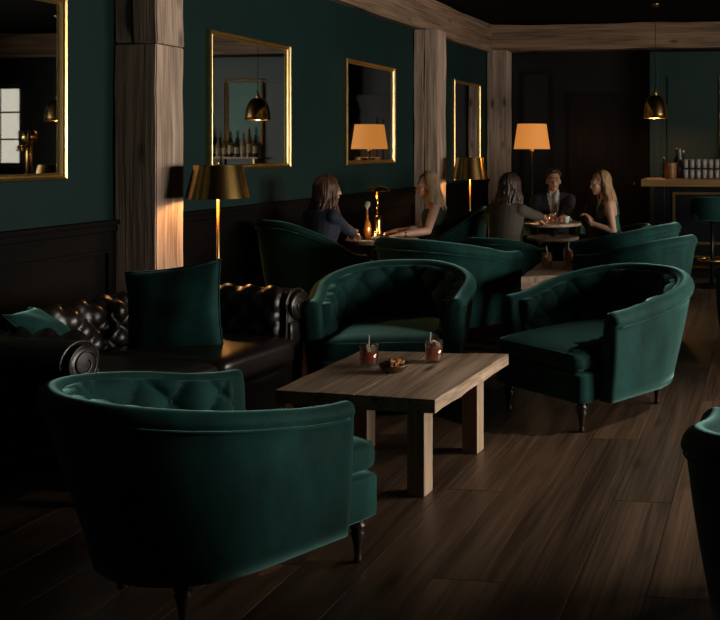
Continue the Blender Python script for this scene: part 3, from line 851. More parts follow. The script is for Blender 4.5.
# ------------------------------------------------------------------ mirrors on the green wall
def wall_mirror(y0, y1, z0, z1, label, fw=0.044, wall='left', x=None, plate='mirror'):
    """mitred gilt frame and mirror plate; local X along the wall, local -Y towards the room"""
    w, h = y1 - y0, z1 - z0
    t = thing('wall_mirror', label, 'mirror', group='gilt-framed wall mirrors')
    def rail(p, q, ip, iq, nm):                    # one mitred moulding between outer corners p, q and inner corners ip, iq
        bm = bmesh.new(); rows = []
        prof = [(0.0, 0.0), (0.0, 0.030), (0.18, 0.042), (0.45, 0.036), (0.62, 0.026), (0.80, 0.030), (1.0, 0.022), (1.0, 0.0)]
        for o_, i_ in ((p, ip), (q, iq)):
            rows.append([bm.verts.new((o_[0] + (i_[0] - o_[0]) * f, -d, o_[1] + (i_[1] - o_[1]) * f)) for f, d in prof])
        for k in range(len(prof)):
            k2 = (k + 1) % len(prof); bm.faces.new((rows[0][k], rows[0][k2], rows[1][k2], rows[1][k]))
        bm.faces.new(rows[0]); bm.faces.new(rows[1])
        obj('frame_rail', bm, 'brass_frame', t)
    O = [(0, 0), (w, 0), (w, h), (0, h)]; I = [(fw, fw), (w - fw, fw), (w - fw, h - fw), (fw, h - fw)]
    for k in range(4): rail(O[k], O[(k + 1) % 4], I[k], I[(k + 1) % 4], k)
    obj('mirror_plate', B(fw - 0.004, w - fw + 0.004, -0.012, -0.002, fw - 0.004, h - fw + 0.004), plate, t)
    if wall == 'left': t.location = (WX + 0.002, y0, z0); t.rotation_euler = (0, 0, PI / 2)
    else: t.location = (y0, x - 0.002, z0)
    return t
MZ0, MZ1 = 1.385, 2.475
wall_mirror(wall_y(62) - 1.15, wall_y(62), 1.365, 2.475, 'tall gilt-framed mirror above the leather sofa, before the first oak post')
wall_mirror(wall_y(206), wall_y(287), MZ0, MZ1, 'gilt-framed wall mirror above the brass-shaded floor lamp, reflecting the bar')
wall_mirror(wall_y(343.5), wall_y(392.5), MZ0, MZ1, 'smaller gilt-framed wall mirror above the woman in navy, almost black inside')
wall_mirror(wall_y(452), wall_y(478.5), 1.12, 2.50, 'narrow gilt-framed mirror between the two far oak posts')
wall_mirror(-0.73, -0.10, 1.60, 2.64, 'gilt-framed green panel on the wall behind the bar', wall='back', x=BWY, plate='panel_green')

# ------------------------------------------------------------------ lamps
def bulb_light(parent, z, power, col=(1.0, 0.48, 0.14), r=0.03, y=0.0):
    l = bpy.data.lights.new('bulb_light', 'POINT'); l.energy = power; l.color = col; l.shadow_soft_size = r
    o = bpy.data.objects.new('bulb_light', l); COL.objects.link(o); o.parent = parent; o.location = (0, y, z)
def floor_lamp(loc, label, zb, zt, rb, rt, power, tip=None):
    t = thing('floor_lamp', label, 'lamp', loc, 0, 'brass floor lamps')
    obj('base', Lt([(0, 0), (0.125, 0), (0.128, 0.012), (0.115, 0.022), (0.03, 0.030), (0.018, 0.05), (0, 0.05)], 32), 'brass', t, True)
    obj('pole', T([(0, 0, 0.03), (0, 0, zt - 0.03)], 0.0105, 14), 'brass_old', t, True)
    th = 0.003
    sh = Lt([(rb, zb), (rt, zt), (0.012, zt + 0.004), (0.012, zt + 0.001), (rt - th, zt - th), (rb - th, zb + 0.001), (rb, zb)], 48, cap=False)
    s = obj('lamp_shade', sh, 'brass', t, True, auto=0.6)
    obj('finial', Lt([(0, zt), (0.012, zt), (0.008, zt + 0.014), (0.011, zt + 0.022), (0, zt + 0.032)], 14), 'brass', s, True)
    obj('socket', Lt([(0, zt - 0.10), (0.02, zt - 0.10), (0.02, zt - 0.03), (0, zt - 0.03)], 14), 'brass_old', t, True)
    b = obj('bulb', Lt([(0, zt - 0.17), (0.02, zt - 0.162), (0.028, zt - 0.14), (0.022, zt - 0.115), (0.014, zt - 0.10)], 14), 'bulb', t, True)
    bulb_light(t, zb + 0.085, power, r=0.035, y=-0.03)
    return t
la = pixd(218, 6.10)
zz = lambda py, d: EYE - (py - PY) * d / F
floor_lamp(la, 'brass floor lamp with a conical metal shade behind the sofa arm', zz(198, 6.1), zz(165, 6.1), 0.200, 0.150, 20)
lb = pixd(470, 11.0)
floor_lamp(lb, 'brass floor lamp with a conical metal shade behind the blonde woman', zz(179, 11.0), zz(157.5, 11.0), 0.215, 0.165, 14)
# lit fabric shade on a thin dark stand
lc = pixd(532, 12.0)
def shade_lamp(loc, d):
    t = thing('floor_lamp', 'floor lamp with a glowing cream fabric shade before the dark panelled wall', 'lamp', loc)
    z0, z1 = zz(149, d), zz(124, d); rb, rt = 0.240, 0.192
    obj('base', Lt([(0, 0), (0.13, 0), (0.13, 0.015), (0.02, 0.03), (0, 0.03)], 28), 'black_metal', t, True)
    obj('pole', T([(0, 0, 0.02), (0, 0, z1 - 0.06)], 0.010, 10), 'black_metal', t, True)
    obj('lamp_shade', Lt([(rb, z0), (rt, z1), (rt - 0.004, z1), (rb - 0.004, z0), (rb, z0)], 40, cap=False), 'shade', t, True, auto=0.6)
    obj('collar', Lt([(0, z0 - 0.045), (0.024, z0 - 0.045), (0.03, z0 - 0.02), (0.015, z0 + 0.03), (0, z0 + 0.03)], 16), 'brass_old', t, True)
    obj('shade_carrier', T([(-rt + 0.003, 0, z1 - 0.02), (0, 0, z1 - 0.05), (rt - 0.003, 0, z1 - 0.02)], 0.003, 6), 'brass_old', t, True)
    obj('bulb', Lt([(0, z0 + 0.05), (0.028, z0 + 0.08), (0.034, z0 + 0.12), (0.024, z0 + 0.16), (0, z0 + 0.17)], 16), 'bulb', t, True)
    bulb_light(t, z0 + 0.13, 5, r=0.05, y=0.06)
shade_lamp(lc, 12.0)
# pendants over the bar
def pendant(loc, label, zb, zt, R):
    t = thing('pendant_lamp', label, 'lamp', loc, 0, 'brass pendants over the bar')
    prof = []
    for k in range(13):
        a = PI / 2 * k / 12; prof.append((max(0.02, R * math.cos(a) ** 0.7), zb + (zt - zb) * math.sin(a)))
    full = [(R * 1.02, zb - 0.006)] + prof + [(0.02, zt - 0.004)] + [(max(0.016, r - 0.004), z - 0.004) for r, z in reversed(prof)] + [(R * 1.02, zb - 0.006)]
    s = obj('lamp_shade', Lt(full, 40, cap=False), 'brass', t, True, auto=0.9)
    obj('shade_cap', Lt([(0, zt - 0.01), (0.032, zt - 0.01), (0.03, zt + 0.03), (0.014, zt + 0.06), (0.012, zt + 0.10), (0, zt + 0.10)], 18), 'brass_old', t, True)
    obj('cord', T([(0, 0, zt + 0.09), (0, 0, CEIL - 0.02)], 0.004, 6), 'black_metal', t, True)
    obj('ceiling_rose', Lt([(0, CEIL - 0.045), (0.03, CEIL - 0.042), (0.055, CEIL - 0.012), (0.055, CEIL), (0, CEIL)], 20), 'brass_old', t, True)
    obj('bulb', Lt([(0, zb + 0.05), (0.025, zb + 0.07), (0.033, zb + 0.10), (0.022, zb + 0.14), (0, zb + 0.15)], 14), 'bulb', t, True)
    bulb_light(t, zb + 0.03, 11, r=0.04)
    return t
pd = pixd(655.5, 11.85)
pendant(pd, 'brass dome pendant lamp hanging at the open end of the bar', zz(118, 11.85), zz(95, 11.85), 0.165)
pendant((1.55, pd.y, 0), 'brass dome pendant lamp hanging over the far stretch of the bar by the window', zz(118, 11.85), zz(95, 11.85), 0.165)
# adjustable ceiling spotlight on the window side of the room
def track_spot(loc, target, power, half, label):
    t = thing('ceiling_spotlight', label, 'spotlight', loc)
    obj('mount', Lt([(0, -0.02), (0.05, -0.02), (0.05, 0.0), (0, 0.0)], 20), 'black_metal', t, True)
    obj('stem', T([(0, 0, -0.02), (0, 0, -0.10)], 0.008, 8), 'black_metal', t, True)
    d = (V_(target) - V_(loc)).normalized(); q = d.to_track_quat('-Z', 'Y').to_euler()
    h = obj('can', Lt([(0, 0.07), (0.035, 0.07), (0.042, 0.05), (0.045, -0.08), (0.041, -0.08), (0.038, -0.02), (0, -0.015)], 22, cap=False), 'black_metal', t, True, (0, 0, -0.13), q)
    obj('lens', Lt([(0, -0.022), (0.037, -0.022), (0.037, -0.02), (0, -0.02)], 18), 'lens', h, True)
    l = bpy.data.lights.new('spot_light', 'SPOT'); l.energy = power; l.color = (1.0, 0.88, 0.74); l.spot_size = half * 2; l.spot_blend = 0.8; l.shadow_soft_size = 0.06
    o = bpy.data.objects.new('spot_light', l); COL.objects.link(o); o.parent = h; o.location = (0, 0, -0.085)
V_ = Vector
track_spot((2.0, 5.0, CEIL - 0.002), (-0.5, 4.6, 0.0), 380, math.radians(20.5), 'black ceiling spotlight aimed at the tufted armchair and floorboards')
# small spotlight under the cross beam
sp = back_x(537, COLS[2][0] + 0.14)
st = thing('ceiling_spotlight', 'tiny round spotlight fixed under the cross beam', 'spotlight', (sp, COLS[2][0] + 0.14, BEAM_LO + 0.05))
obj('housing', Lt([(0, 0.01), (0.05, 0.01), (0.05, -0.04), (0.045, -0.05), (0.040, -0.05), (0.036, -0.03), (0, -0.03)], 20), 'black_metal', st, True)
obj('lens', Lt([(0, -0.036), (0.034, -0.036), (0.034, -0.031), (0, -0.031)], 18), 'lens', st, True)

# ------------------------------------------------------------------ small tables
# low plank table with two drinks, between the chair backs
DZ = 0.60
c4 = [pix(521, 277, DZ), pix(566, 275, DZ), pix(584, 262, DZ), pix(542, 261, DZ)]
ctr = sum((p.xy for p in c4), Vector((0, 0))) / 4
lg4 = [tuple(p.xy.lerp(ctr, 0.16)) for p in c4]
plank_table('side_table', 'thick oak plank side table with two cocktails among the chair backs', [p.xy for p in c4], DZ, 0.095, lg4, 'table', n=3, lw=0.075)
for px, py, dr, lab in ((547, 268, 'drink_amber', 'amber cocktail on the plank side table, beside the turned chair back'),
                        (568.5, 263, 'drink', 'orange cocktail with fruit on the plank side table, towards the woman in green')):
    p = pix(px, py, DZ)
    cocktail((p.x, p.y, DZ + 0.003), 0.046, 0.125, dr, lab, 'cocktails in tumblers', straw=(0.1, 0.8))
def round_table(name, loc, z, r, label, shelf=None):
    t = thing(name, label, 'table', (loc.x, loc.y, 0))
    obj('table_top', Lt([(0, z - 0.035), (r - 0.012, z - 0.035), (r, z - 0.028), (r, z - 0.006), (r - 0.006, z), (0, z)], 48), 'tabletop', t, True, auto=0.6)
    obj('pedestal', Lt([(0.16, 0.03), (0.03, 0.05), (0.024, 0.12), (0.024, z - 0.10), (0.05, z - 0.045), (0.09, z - 0.036)], 24), 'black_metal', t, True)
    obj('foot', Lt([(0, 0), (0.20, 0), (0.20, 0.015), (0.16, 0.03), (0, 0.03)], 32), 'black_metal', t, True, auto=0.6)
    if shelf:
        zs, rs = shelf
        obj('shelf', Lt([(0.024, zs - 0.03), (rs - 0.008, zs - 0.03), (rs, zs - 0.022), (rs, zs - 0.004), (rs - 0.004, zs), (0.024, zs)], 40, cap=False), 'tabletop', t, True, auto=0.6)
    return t
T2 = pixd(382, 8.45); T2Z = zz(240.5, 8.45) + 0.02
round_table('bistro_table', T2, T2Z, 0.33, 'small round wooden table with a brass lamp between the two seated women')
T3 = pixd(553, 9.35); T3Z = zz(223, 9.25)
round_table('bistro_table', T3, T3Z, 0.30, 'small round two-tier table in front of the man in the dark suit', shelf=(zz(237.5, 9.25), 0.27))
# mushroom lamp, bottle, glasses on the table of the two women
def at2(px, dy, z=0): 
    p = pixd(px, 8.45 + dy); return (p.x, p.y, T2Z + z)
ml = thing('table_lamp', 'small brass mushroom lamp on the round table', 'lamp', at2(377, 0.06))
mz = zz(190, 8.5) - T2Z
obj('base', Lt([(0, 0), (0.05, 0), (0.052, 0.01), (0.046, 0.03), (0.043, 0.17), (0.036, 0.20), (0.018, 0.215), (0, 0.215)], 24), 'brass', ml, True)
obj('stem', T([(0, 0, 0.20), (0, 0, mz)], 0.013, 12), 'brass', ml, True)
obj('lamp_shade', Lt([(0.115, mz - 0.012), (0.112, mz), (0.085, mz + 0.025), (0.04, mz + 0.040), (0, mz + 0.044), ], 36, cap=False), 'brass', ml, True)
bulb_light(ml, mz - 0.05, 0.5, r=0.02, y=-0.03)
def bottle(loc, h, r, mat, label, group, lab=True, cat='bottle', stop=True):
    t = thing('bottle', label, cat, loc, 0, group)
    obj('bottle_body', Lt([(0, 0), (r, 0), (r, h * 0.55), (r * 0.85, h * 0.63), (r * 0.36, h * 0.75), (r * 0.34, h * 0.95), (r * 0.42, h * 0.95), (r * 0.42, h * 0.97), (0, h * 0.97)], 20), mat, t, True, auto=0.8)
    if lab: obj('bottle_label', Lt([(r * 1.015, h * 0.15), (r * 1.015, h * 0.45)], 20, cap=False), 'label', t, True)
    if stop: obj('stopper', Lt([(0, h * 0.965), (r * 0.40, h * 0.965), (r * 0.42, h), (0, h * 1.01)], 14), 'brass_old', t, True)
    return t
dec = thing('decanter', 'slim amber decanter with a ball stopper beside the brass mushroom lamp', 'decanter', at2(367, -0.12))
obj('body', Lt([(0, 0), (0.034, 0), (0.038, 0.02), (0.040, 0.10), (0.030, 0.16), (0.014, 0.19), (0.013, 0.27), (0.018, 0.275), (0, 0.275)], 22), 'bottle_amber', dec, True)
obj('stopper', Lt([(0, 0.27), (0.010, 0.272), (0.012, 0.29), (0.026, 0.305), (0.032, 0.328), (0.024, 0.350), (0, 0.358)], 20), 'bottle_clear', dec, True)
cocktail(at2(355.5, -0.12), 0.040, 0.10, 'drink_red', 'red cocktail under the arm of the woman in navy', 'cocktails in tumblers', straw=None)
cocktail(at2(386, -0.13), 0.034, 0.075, 'drink_amber', 'small amber tumbler beside the blonde woman hand', 'cocktails in tumblers', straw=None, ice=2, peel=False)
mn = at2(368, -0.23)
tag(obj('menu_card', B(-0.10, 0.10, -0.045, 0.045, 0, 0.004, bev=0.001), 'paper', None, False, (mn[0], mn[1], T2Z + 0.001), (0, 0, 0.25)), 'folded cream menu card lying on the round table', 'menu')
# drinks and cups on the table of the man
def at3(px, dy, z=0):
    p = pixd(px, 9.35 + dy); return (p.x, p.y, T3Z + z)
cocktail(at3(545, -0.12), 0.038, 0.085, 'drink', 'orange cocktail on the two-tier table, beside the white cup', 'cocktails in tumblers', straw=None)
cocktail(at3(552, -0.05), 0.038, 0.095, 'drink', 'tall orange cocktail in the middle of the two-tier table', 'cocktails in tumblers', straw=None)
cup_me = bm_mesh('cup', Lt([(0, 0), (0.022, 0), (0.030, 0.012), (0.038, 0.05), (0.040, 0.07), (0.036, 0.07), (0.027, 0.012), (0, 0.008)], 22, cap=False), True)
t = thing('cup', 'white china cup on the two-tier table', 'cup', at3(566, -0.10))
link('cup_body', cup_me, 'cup', t)
obj('handle', T([(0.034, 0, 0.055), (0.052, 0, 0.05), (0.055, 0, 0.03), (0.032, 0, 0.02)], 0.004, 6), 'cup', t, True)
M['flame'] = emissive('candle_flame', (1.0, 0.6, 0.22), 12.0)
def tealight(loc, label, power):
    t = thing('candle_glass', label, 'candle', loc, 0, 'lit candle glasses')
    obj('glass_cup', Lt([(0, 0), (0.032, 0), (0.036, 0.085), (0.033, 0.085), (0.029, 0.006), (0, 0.006)], 20, cap=False), 'frosted', t, True)
    w = obj('wax', Lt([(0, 0.007), (0.027, 0.008), (0.028, 0.035), (0, 0.034)], 16), 'paper', t, True)
    obj('flame', Lt([(0, 0.042), (0.004, 0.047), (0.0055, 0.054), (0.003, 0.066), (0, 0.074)], 10), 'flame', w, True)
    bulb_light(t, 0.10, power, (1.0, 0.62, 0.30), 0.02)
M['frosted'] = clear_glass('candle_cup_glass', (0.95, 0.93, 0.88), 0.3)
tealight(at2(375, -0.20), 'added lit candle in a clear glass at the foot of the decanter', 1.2)  # this candle is added to light the faces at the round table
tealight(at3(535, -0.06), 'lit candle in a clear glass on the two-tier table', 1.6)
# ------------------------------------------------------------------ the bar
BARD = 10.8
bl = pixd(641, BARD); BARX, BARY = bl.x, bl.y
BZ = zz(179, BARD)
bar = thing('bar_counter', 'long dark bar counter with an oak top and brass foot rail', 'bar counter', (BARX, BARY, 0))
BL = 4.3
obj('counter_top', B(0, BL, 0, 0.62, BZ - 0.09, BZ, bev=0.008), 'counter', bar)
bx0 = 0.15
obj('bar_body', B(bx0, BL - 0.05, 0.12, 0.55, 0.0, BZ - 0.09), 'door', bar)
obj('plinth', B(bx0 - 0.02, BL - 0.04, 0.09, 0.12, 0.0, 0.10, bev=0.004), 'door', bar)
for i in range(5):
    xa = bx0 + 0.22 + i * 0.78; xb = xa + 0.66
    bm = bmesh.new(); r_ = 0.030; zb_, zt_ = 0.40, BZ - 0.16
    box(bm, xa, xb, 0.105, 0.12, zb_, zb_ + r_); box(bm, xa, xb, 0.105, 0.12, zt_ - r_, zt_)
    box(bm, xa, xa + r_, 0.105, 0.12, zb_ + r_, zt_ - r_); box(bm, xb - r_, xb, 0.105, 0.12, zb_ + r_, zt_ - r_)
    obj('brass_panel_frame', bm, 'brass_old', bar)
obj('corner_stile', B(bx0, bx0 + 0.12, 0.10, 0.12, 0.1, BZ - 0.09, bev=0.003), 'door', bar)
for z in (0.27, 0.15):
    obj('foot_rail', T([(bx0 + 0.1, -0.06, z), (BL - 0.1, -0.06, z)], 0.019, 12), 'brass_old', bar, True)
for i in range(4):
    xx = bx0 + 0.35 + i * 1.15
    obj('rail_bracket', T([(xx, 0.11, 0.21), (xx, -0.06, 0.21)], 0.014, 8), 'brass_old', bar, True)
    obj('rail_post', T([(xx, -0.06, 0.13), (xx, -0.06, 0.29)], 0.014, 8), 'brass_old', bar, True)
# bar stool
sp_ = pixd(712, 10.15)
def bar_stool(loc, rz, label):
    t = thing('bar_stool', label, 'stool', loc, rz, 'green bar stools')
    obj('seat', soft_box(0.20, 0.20, 0.05, 0.045, 8, 0.015), 'velvet', t, True, (0, 0, 0.80))
    bp_ = Plan(tub_plan(0.20, 0.08, -0.02, 0.18), 40)
    s_ = Shell(bp_, lambda u: 0.92 + 0.10 * smooth01((1 - abs(2 * u - 1)) / 0.8), lambda u: 0.03, 0.045, 0.024, 0.76)
    obj('backrest', s_.build(), 'velvet_dark', t, True)
    obj('post', T([(0, 0, 0.03), (0, 0, 0.76)], 0.022, 14), 'black_metal', t, True)
    obj('base', Lt([(0, 0), (0.21, 0), (0.21, 0.012), (0.03, 0.035), (0, 0.035)], 32), 'black_metal', t, True)
    obj('foot_ring', T([(0.16 * math.cos(2 * PI * k / 28), 0.16 * math.sin(2 * PI * k / 28), 0.30) for k in range(28)], 0.010, 8, closed=True), 'brass_old', t, True)
    for k in range(3):
        a = 2 * PI * k / 3; obj('spoke', T([(0, 0, 0.30), (0.16 * math.cos(a), 0.16 * math.sin(a), 0.30)], 0.007, 6), 'brass_old', t, True)
    return t
bar_stool((sp_.x, sp_.y, 0), facing(0.1, 1), 'green velvet bar stool with a curved back, pulled up to the bar')
# things on the bar
def onbar(px, dy=0.25):
    p = pixd(px, BARD + dy); return (p.x, p.y, BZ)
bk = thing('ice_bucket', 'copper ice bucket standing on the end of the bar', 'bucket', onbar(670.5, 0.14))
obj('bucket', Lt([(0, 0), (0.070, 0), (0.074, 0.004), (0.078, 0.185), (0.082, 0.19), (0.078, 0.195), (0.072, 0.185), (0.066, 0.01), (0, 0.01)], 32, cap=False), 'copper', bk, True, auto=0.9)
obj('tongs', T([(0.03, 0, 0.05), (0.035, 0.01, 0.20), (0.01, 0.02, 0.235), (-0.02, 0.01, 0.20)], 0.006, 6), 'brass_old', bk, True)
for i in range(4):
    obj('ice_cube', B(-0.02, 0.02, -0.02, 0.02, -0.02, 0.02, bev=0.005), 'ice', bk, loc=(0.03 * math.cos(i * 1.7), 0.03 * math.sin(i * 1.7), 0.165), rot=(i, 0.4, i))
tum_me = bm_mesh('tumbler', Lt([(0, 0.006), (0.026, 0.006), (0.026, 0), (0.028, 0), (0.034, 0.105), (0.031, 0.105), (0.024, 0.012), (0, 0.012)], 18, cap=False), True)
M['bar_glass'] = simple('bar_glass', (0.72, 0.66, 0.62), 0.1, Transmission_Weight=0.6, IOR=1.3, Specular_IOR_Level=0.8)
x0b = onbar(686)[0]; yb_ = onbar(686)[1]
tray = thing('glass_rack', 'two-level dark rack of upturned glasses on the bar', 'rack', (x0b - 0.05, yb_, BZ))
obj('rack_shelf', B(0, 0.86, -0.06, 0.16, 0.118, 0.126, bev=0.002), 'black_metal', tray)
for x in (0.004, 0.856):
    for y in (-0.055, 0.155): obj('rack_post', B(x - 0.006, x + 0.006, y - 0.006, y + 0.006, 0, 0.118), 'black_metal', tray)
for lev in range(2):
    for rw in range(2):
        for i in range(11):
            o = link('bar_tumbler', tum_me, 'bar_glass', None, (x0b - 0.003 + i * 0.076, yb_ - 0.018 + rw * 0.09, BZ + (0.001 if lev == 0 else 0.127)))
            tag(o, ('clear tumbler on the bar top under the rack shelf' if lev == 0 else 'clear tumbler standing on the rack shelf above the bar'), 'glass', 'tumblers on the lower level' if lev == 0 else 'tumblers on the upper level')
for i, (px, dy, h, r, m_, lb_) in enumerate((
        (676.5, 0.42, 0.37, 0.036, 'bottle_dark', 'dark wine bottle standing behind the copper bucket'),
        (680, 0.36, 0.36, 0.034, 'bottle_clear', 'pale bottle at the end of the glass rack'),
        (683.5, 0.50, 0.34, 0.036, 'bottle_dark', 'dark bottle behind the first row of glasses'),
        (664, 0.46, 0.26, 0.034, 'bottle_dark', 'shortest dark bottle standing behind the copper bucket'))):
    bottle(onbar(px, dy), h, r, m_, lb_, 'bottles on the bar', lab=False)
# beer tap on the far stretch of the bar, seen in the mirror over the sofa
tp = thing('beer_tap', 'tall brass beer tap tower on the far stretch of the bar', 'tap', (1.35, BARY + 0.33, BZ))
obj('column', Lt([(0, 0), (0.07, 0), (0.07, 0.02), (0.045, 0.05), (0.04, 0.38), (0.05, 0.42), (0.085, 0.46), (0.10, 0.52), (0.085, 0.58), (0.04, 0.62), (0, 0.63)], 24), 'brass', tp, True)
for k in (-1, 0, 1):
    sp2 = obj('spout', T([(k * 0.07, -0.03, 0.40), (k * 0.07, -0.10, 0.40), (k * 0.07, -0.115, 0.33)], 0.014, 10), 'brass', tp, True)
    obj('tap_handle', Lt([(0, 0), (0.010, 0), (0.016, 0.10), (0.020, 0.16), (0.012, 0.20), (0, 0.205)], 14), 'darkwood', sp2, True, (k * 0.07, -0.08, 0.41))
# back bar: cabinet, shelf and bottles under the gilt-framed panel
cab = thing('back_bar_cabinet', 'dark back bar cabinet below the gilt-framed panel', 'cabinet', (-0.95, BWY, 0))
obj('body', B(0, 3.4, -0.40, -0.005, 0.0, 1.02), 'door', cab)
obj('worktop', B(-0.02, 3.42, -0.43, -0.005, 1.02, 1.06, bev=0.004), 'counter', cab)
for i in range(5):
    dd_ = obj('cabinet_door', B(0.02 + i * 0.68, 0.66 + i * 0.68, -0.42, -0.40, 0.08, 0.98, bev=0.004), 'door', cab)
    obj('knob', Lt([(0, 0), (0.012, 0), (0.016, 0.02), (0, 0.026)], 12), 'brass_old', dd_, True, (0.60 + i * 0.68, -0.42, 0.6), (PI / 2, 0, 0))
shelf = thing('bottle_shelf', 'narrow oak shelf of bottles under the gilt-framed panel', 'shelf', (-0.72, BWY, 1.39))
obj('board', B(0, 1.5, -0.17, -0.005, 0.0, 0.03, bev=0.003), 'counter', shelf)
for x in (0.08, 1.40): obj('bracket', B(x - 0.012, x + 0.012, -0.14, -0.005, -0.12, 0.0), 'brass_old', shelf)
rb_ = random.Random(11); mats_ = ['bottle_dark', 'bottle_amber', 'bottle_clear', 'bottle_dark']
for i in range(14):
    m_ = mats_[i % 4]; nm = {'bottle_dark': 'dark green', 'bottle_amber': 'amber', 'bottle_clear': 'pale'}[m_]
    bottle((-0.64 + i * 0.102, BWY - 0.095, 1.421), rb_.uniform(0.30, 0.46), rb_.uniform(0.032, 0.041), m_, nm + ' bottle on the oak shelf under the gilt-framed panel', 'bottles on the back bar shelf')

# ------------------------------------------------------------------ people
V = Vector
def rcone(bm, p0, r0, p1, r1, segs=12):
    """tapered limb with round ends"""
    p0, p1 = V(p0), V(p1); d = p1 - p0; L = d.length; d.normalize()
    a = d.orthogonal().normalized(); b = d.cross(a); rings = []
    prof = [(-r0 * math.cos(t), r0 * math.sin(t)) for t in (0.0, 0.5, 1.0, PI / 2)] + [(L + r1 * math.cos(t), r1 * math.sin(t)) for t in (PI / 2, 1.0, 0.5, 0.0)]
    for z, r in prof:
        if r < 1e-6: rings.append([bm.verts.new(p0 + d * z)])
        else: rings.append([bm.verts.new(p0 + d * z + (a * math.cos(2 * PI * k / segs) + b * math.sin(2 * PI * k / segs)) * r) for k in range(segs)])
    for A, C in zip(rings, rings[1:]):
        for k in range(segs):
            k2 = (k + 1) % segs
            if len(A) == 1: bm.faces.new((A[0], C[k], C[k2]))
            elif len(C) == 1: bm.faces.new((A[k], C[0], A[k2]))
            else: bm.faces.new((A[k], C[k], C[k2], A[k2]))
def ellip(bm, c, r, mtx=None):
    b = bmesh.new(); bmesh.ops.create_uvsphere(b, u_segments=18, v_segments=12, radius=1)
    for v in b.verts:
        p = V((v.co.x * r[0], v.co.y * r[1], v.co.z * r[2])) + V(c)
        v.co = mtx @ p if mtx else p
    merge(bm, b)
def loft(bm, rings):
    """closed loft through elliptical rings: (centre, axis x, axis y, half width, half depth)"""
    R = []; n = 20
    for c, ax, ay, w, d in rings:
        R.append([bm.verts.new(V(c) + ax * (w * math.cos(2 * PI * k / n)) + ay * (d * math.sin(2 * PI * k / n))) for k in range(n)])
    for A, C in zip(R, R[1:]):
        for k in range(n): bm.faces.new((A[k], C[k], C[(k + 1) % n], A[(k + 1) % n]))
    bm.faces.new(R[0]); bm.faces.new(R[-1])
def fuse(name, bm, voxel=0.0075, smooth=3):
    """weld overlapping volumes into one continuous skin"""
    bmesh.ops.recalc_face_normals(bm, faces=bm.faces)
    me = bpy.data.meshes.new('tmp'); bm.to_mesh(me); bm.free()
    o = bpy.data.objects.new('tmp', me); COL.objects.link(o)
    r = o.modifiers.new('r', 'REMESH'); r.mode = 'VOXEL'; r.voxel_size = voxel
    s = o.modifiers.new('s', 'SMOOTH'); s.factor = 0.5; s.iterations = smooth
    dg = bpy.context.evaluated_depsgraph_get(); dg.update()
    out = bpy.data.meshes.new_from_object(o.evaluated_get(dg)); out.name = name
    bpy.data.objects.remove(o); bpy.data.meshes.remove(me)
    out.materials.clear()
    out.polygons.foreach_set('use_smooth', [True] * len(out.polygons))
    return out
def ik(s, w, l1, l2, pole):
    d = w - s; L = min(d.length, (l1 + l2) * 0.995); dn = d.normalized()
    a = (l1 * l1 - l2 * l2 + L * L) / (2 * L); h = math.sqrt(max(0, l1 * l1 - a * a))
    p = V(pole); p = p - dn * p.dot(dn); p.normalize()
    return s + dn * a + p * h, s + dn * L
def hand(bm, w, dr, side, up, curl=0.5):
    """palm, four curled fingers and a thumb; dr = pointing direction, up = back of the hand, side = thumb side"""
    dr = V(dr).normalized(); up = (V(up) - dr * V(up).dot(dr)).normalized(); lat = dr.cross(up).normalized()
    if lat.dot(V(side)) < 0: lat = -lat
    m = Matrix((lat, dr, up)).transposed().to_4x4(); m.translation = w
    ellip(bm, (0, 0.048, 0), (0.040, 0.052, 0.015), m); rcone(bm, w - dr * 0.02, 0.026, w + dr * 0.03, 0.024)
    for i, (off, ln) in enumerate(((0.029, 0.070), (0.010, 0.078), (-0.010, 0.073), (-0.028, 0.058))):
        p = w + lat * off + dr * 0.085; ang = 0.15; r = 0.0092
        for k, f in enumerate((0.45, 0.32, 0.23)):
            ang += curl * (0.6 + 0.3 * k)
            q = p + (dr * math.cos(ang) - up * math.sin(ang)) * ln * f
            rcone(bm, p, r, q, r * 0.92, 8); p = q; r *= 0.92
    p = w + lat * 0.030 + dr * 0.025
    for k, (f, a) in enumerate(((0.035, 0.9), (0.030, 0.5), (0.024, 0.2))):
        q = p + (dr * math.cos(a) + lat * math.sin(a) - up * 0.35).normalized() * f
        rcone(bm, p, 0.0115 - 0.001 * k, q, 0.0105 - 0.001 * k, 8); p = q
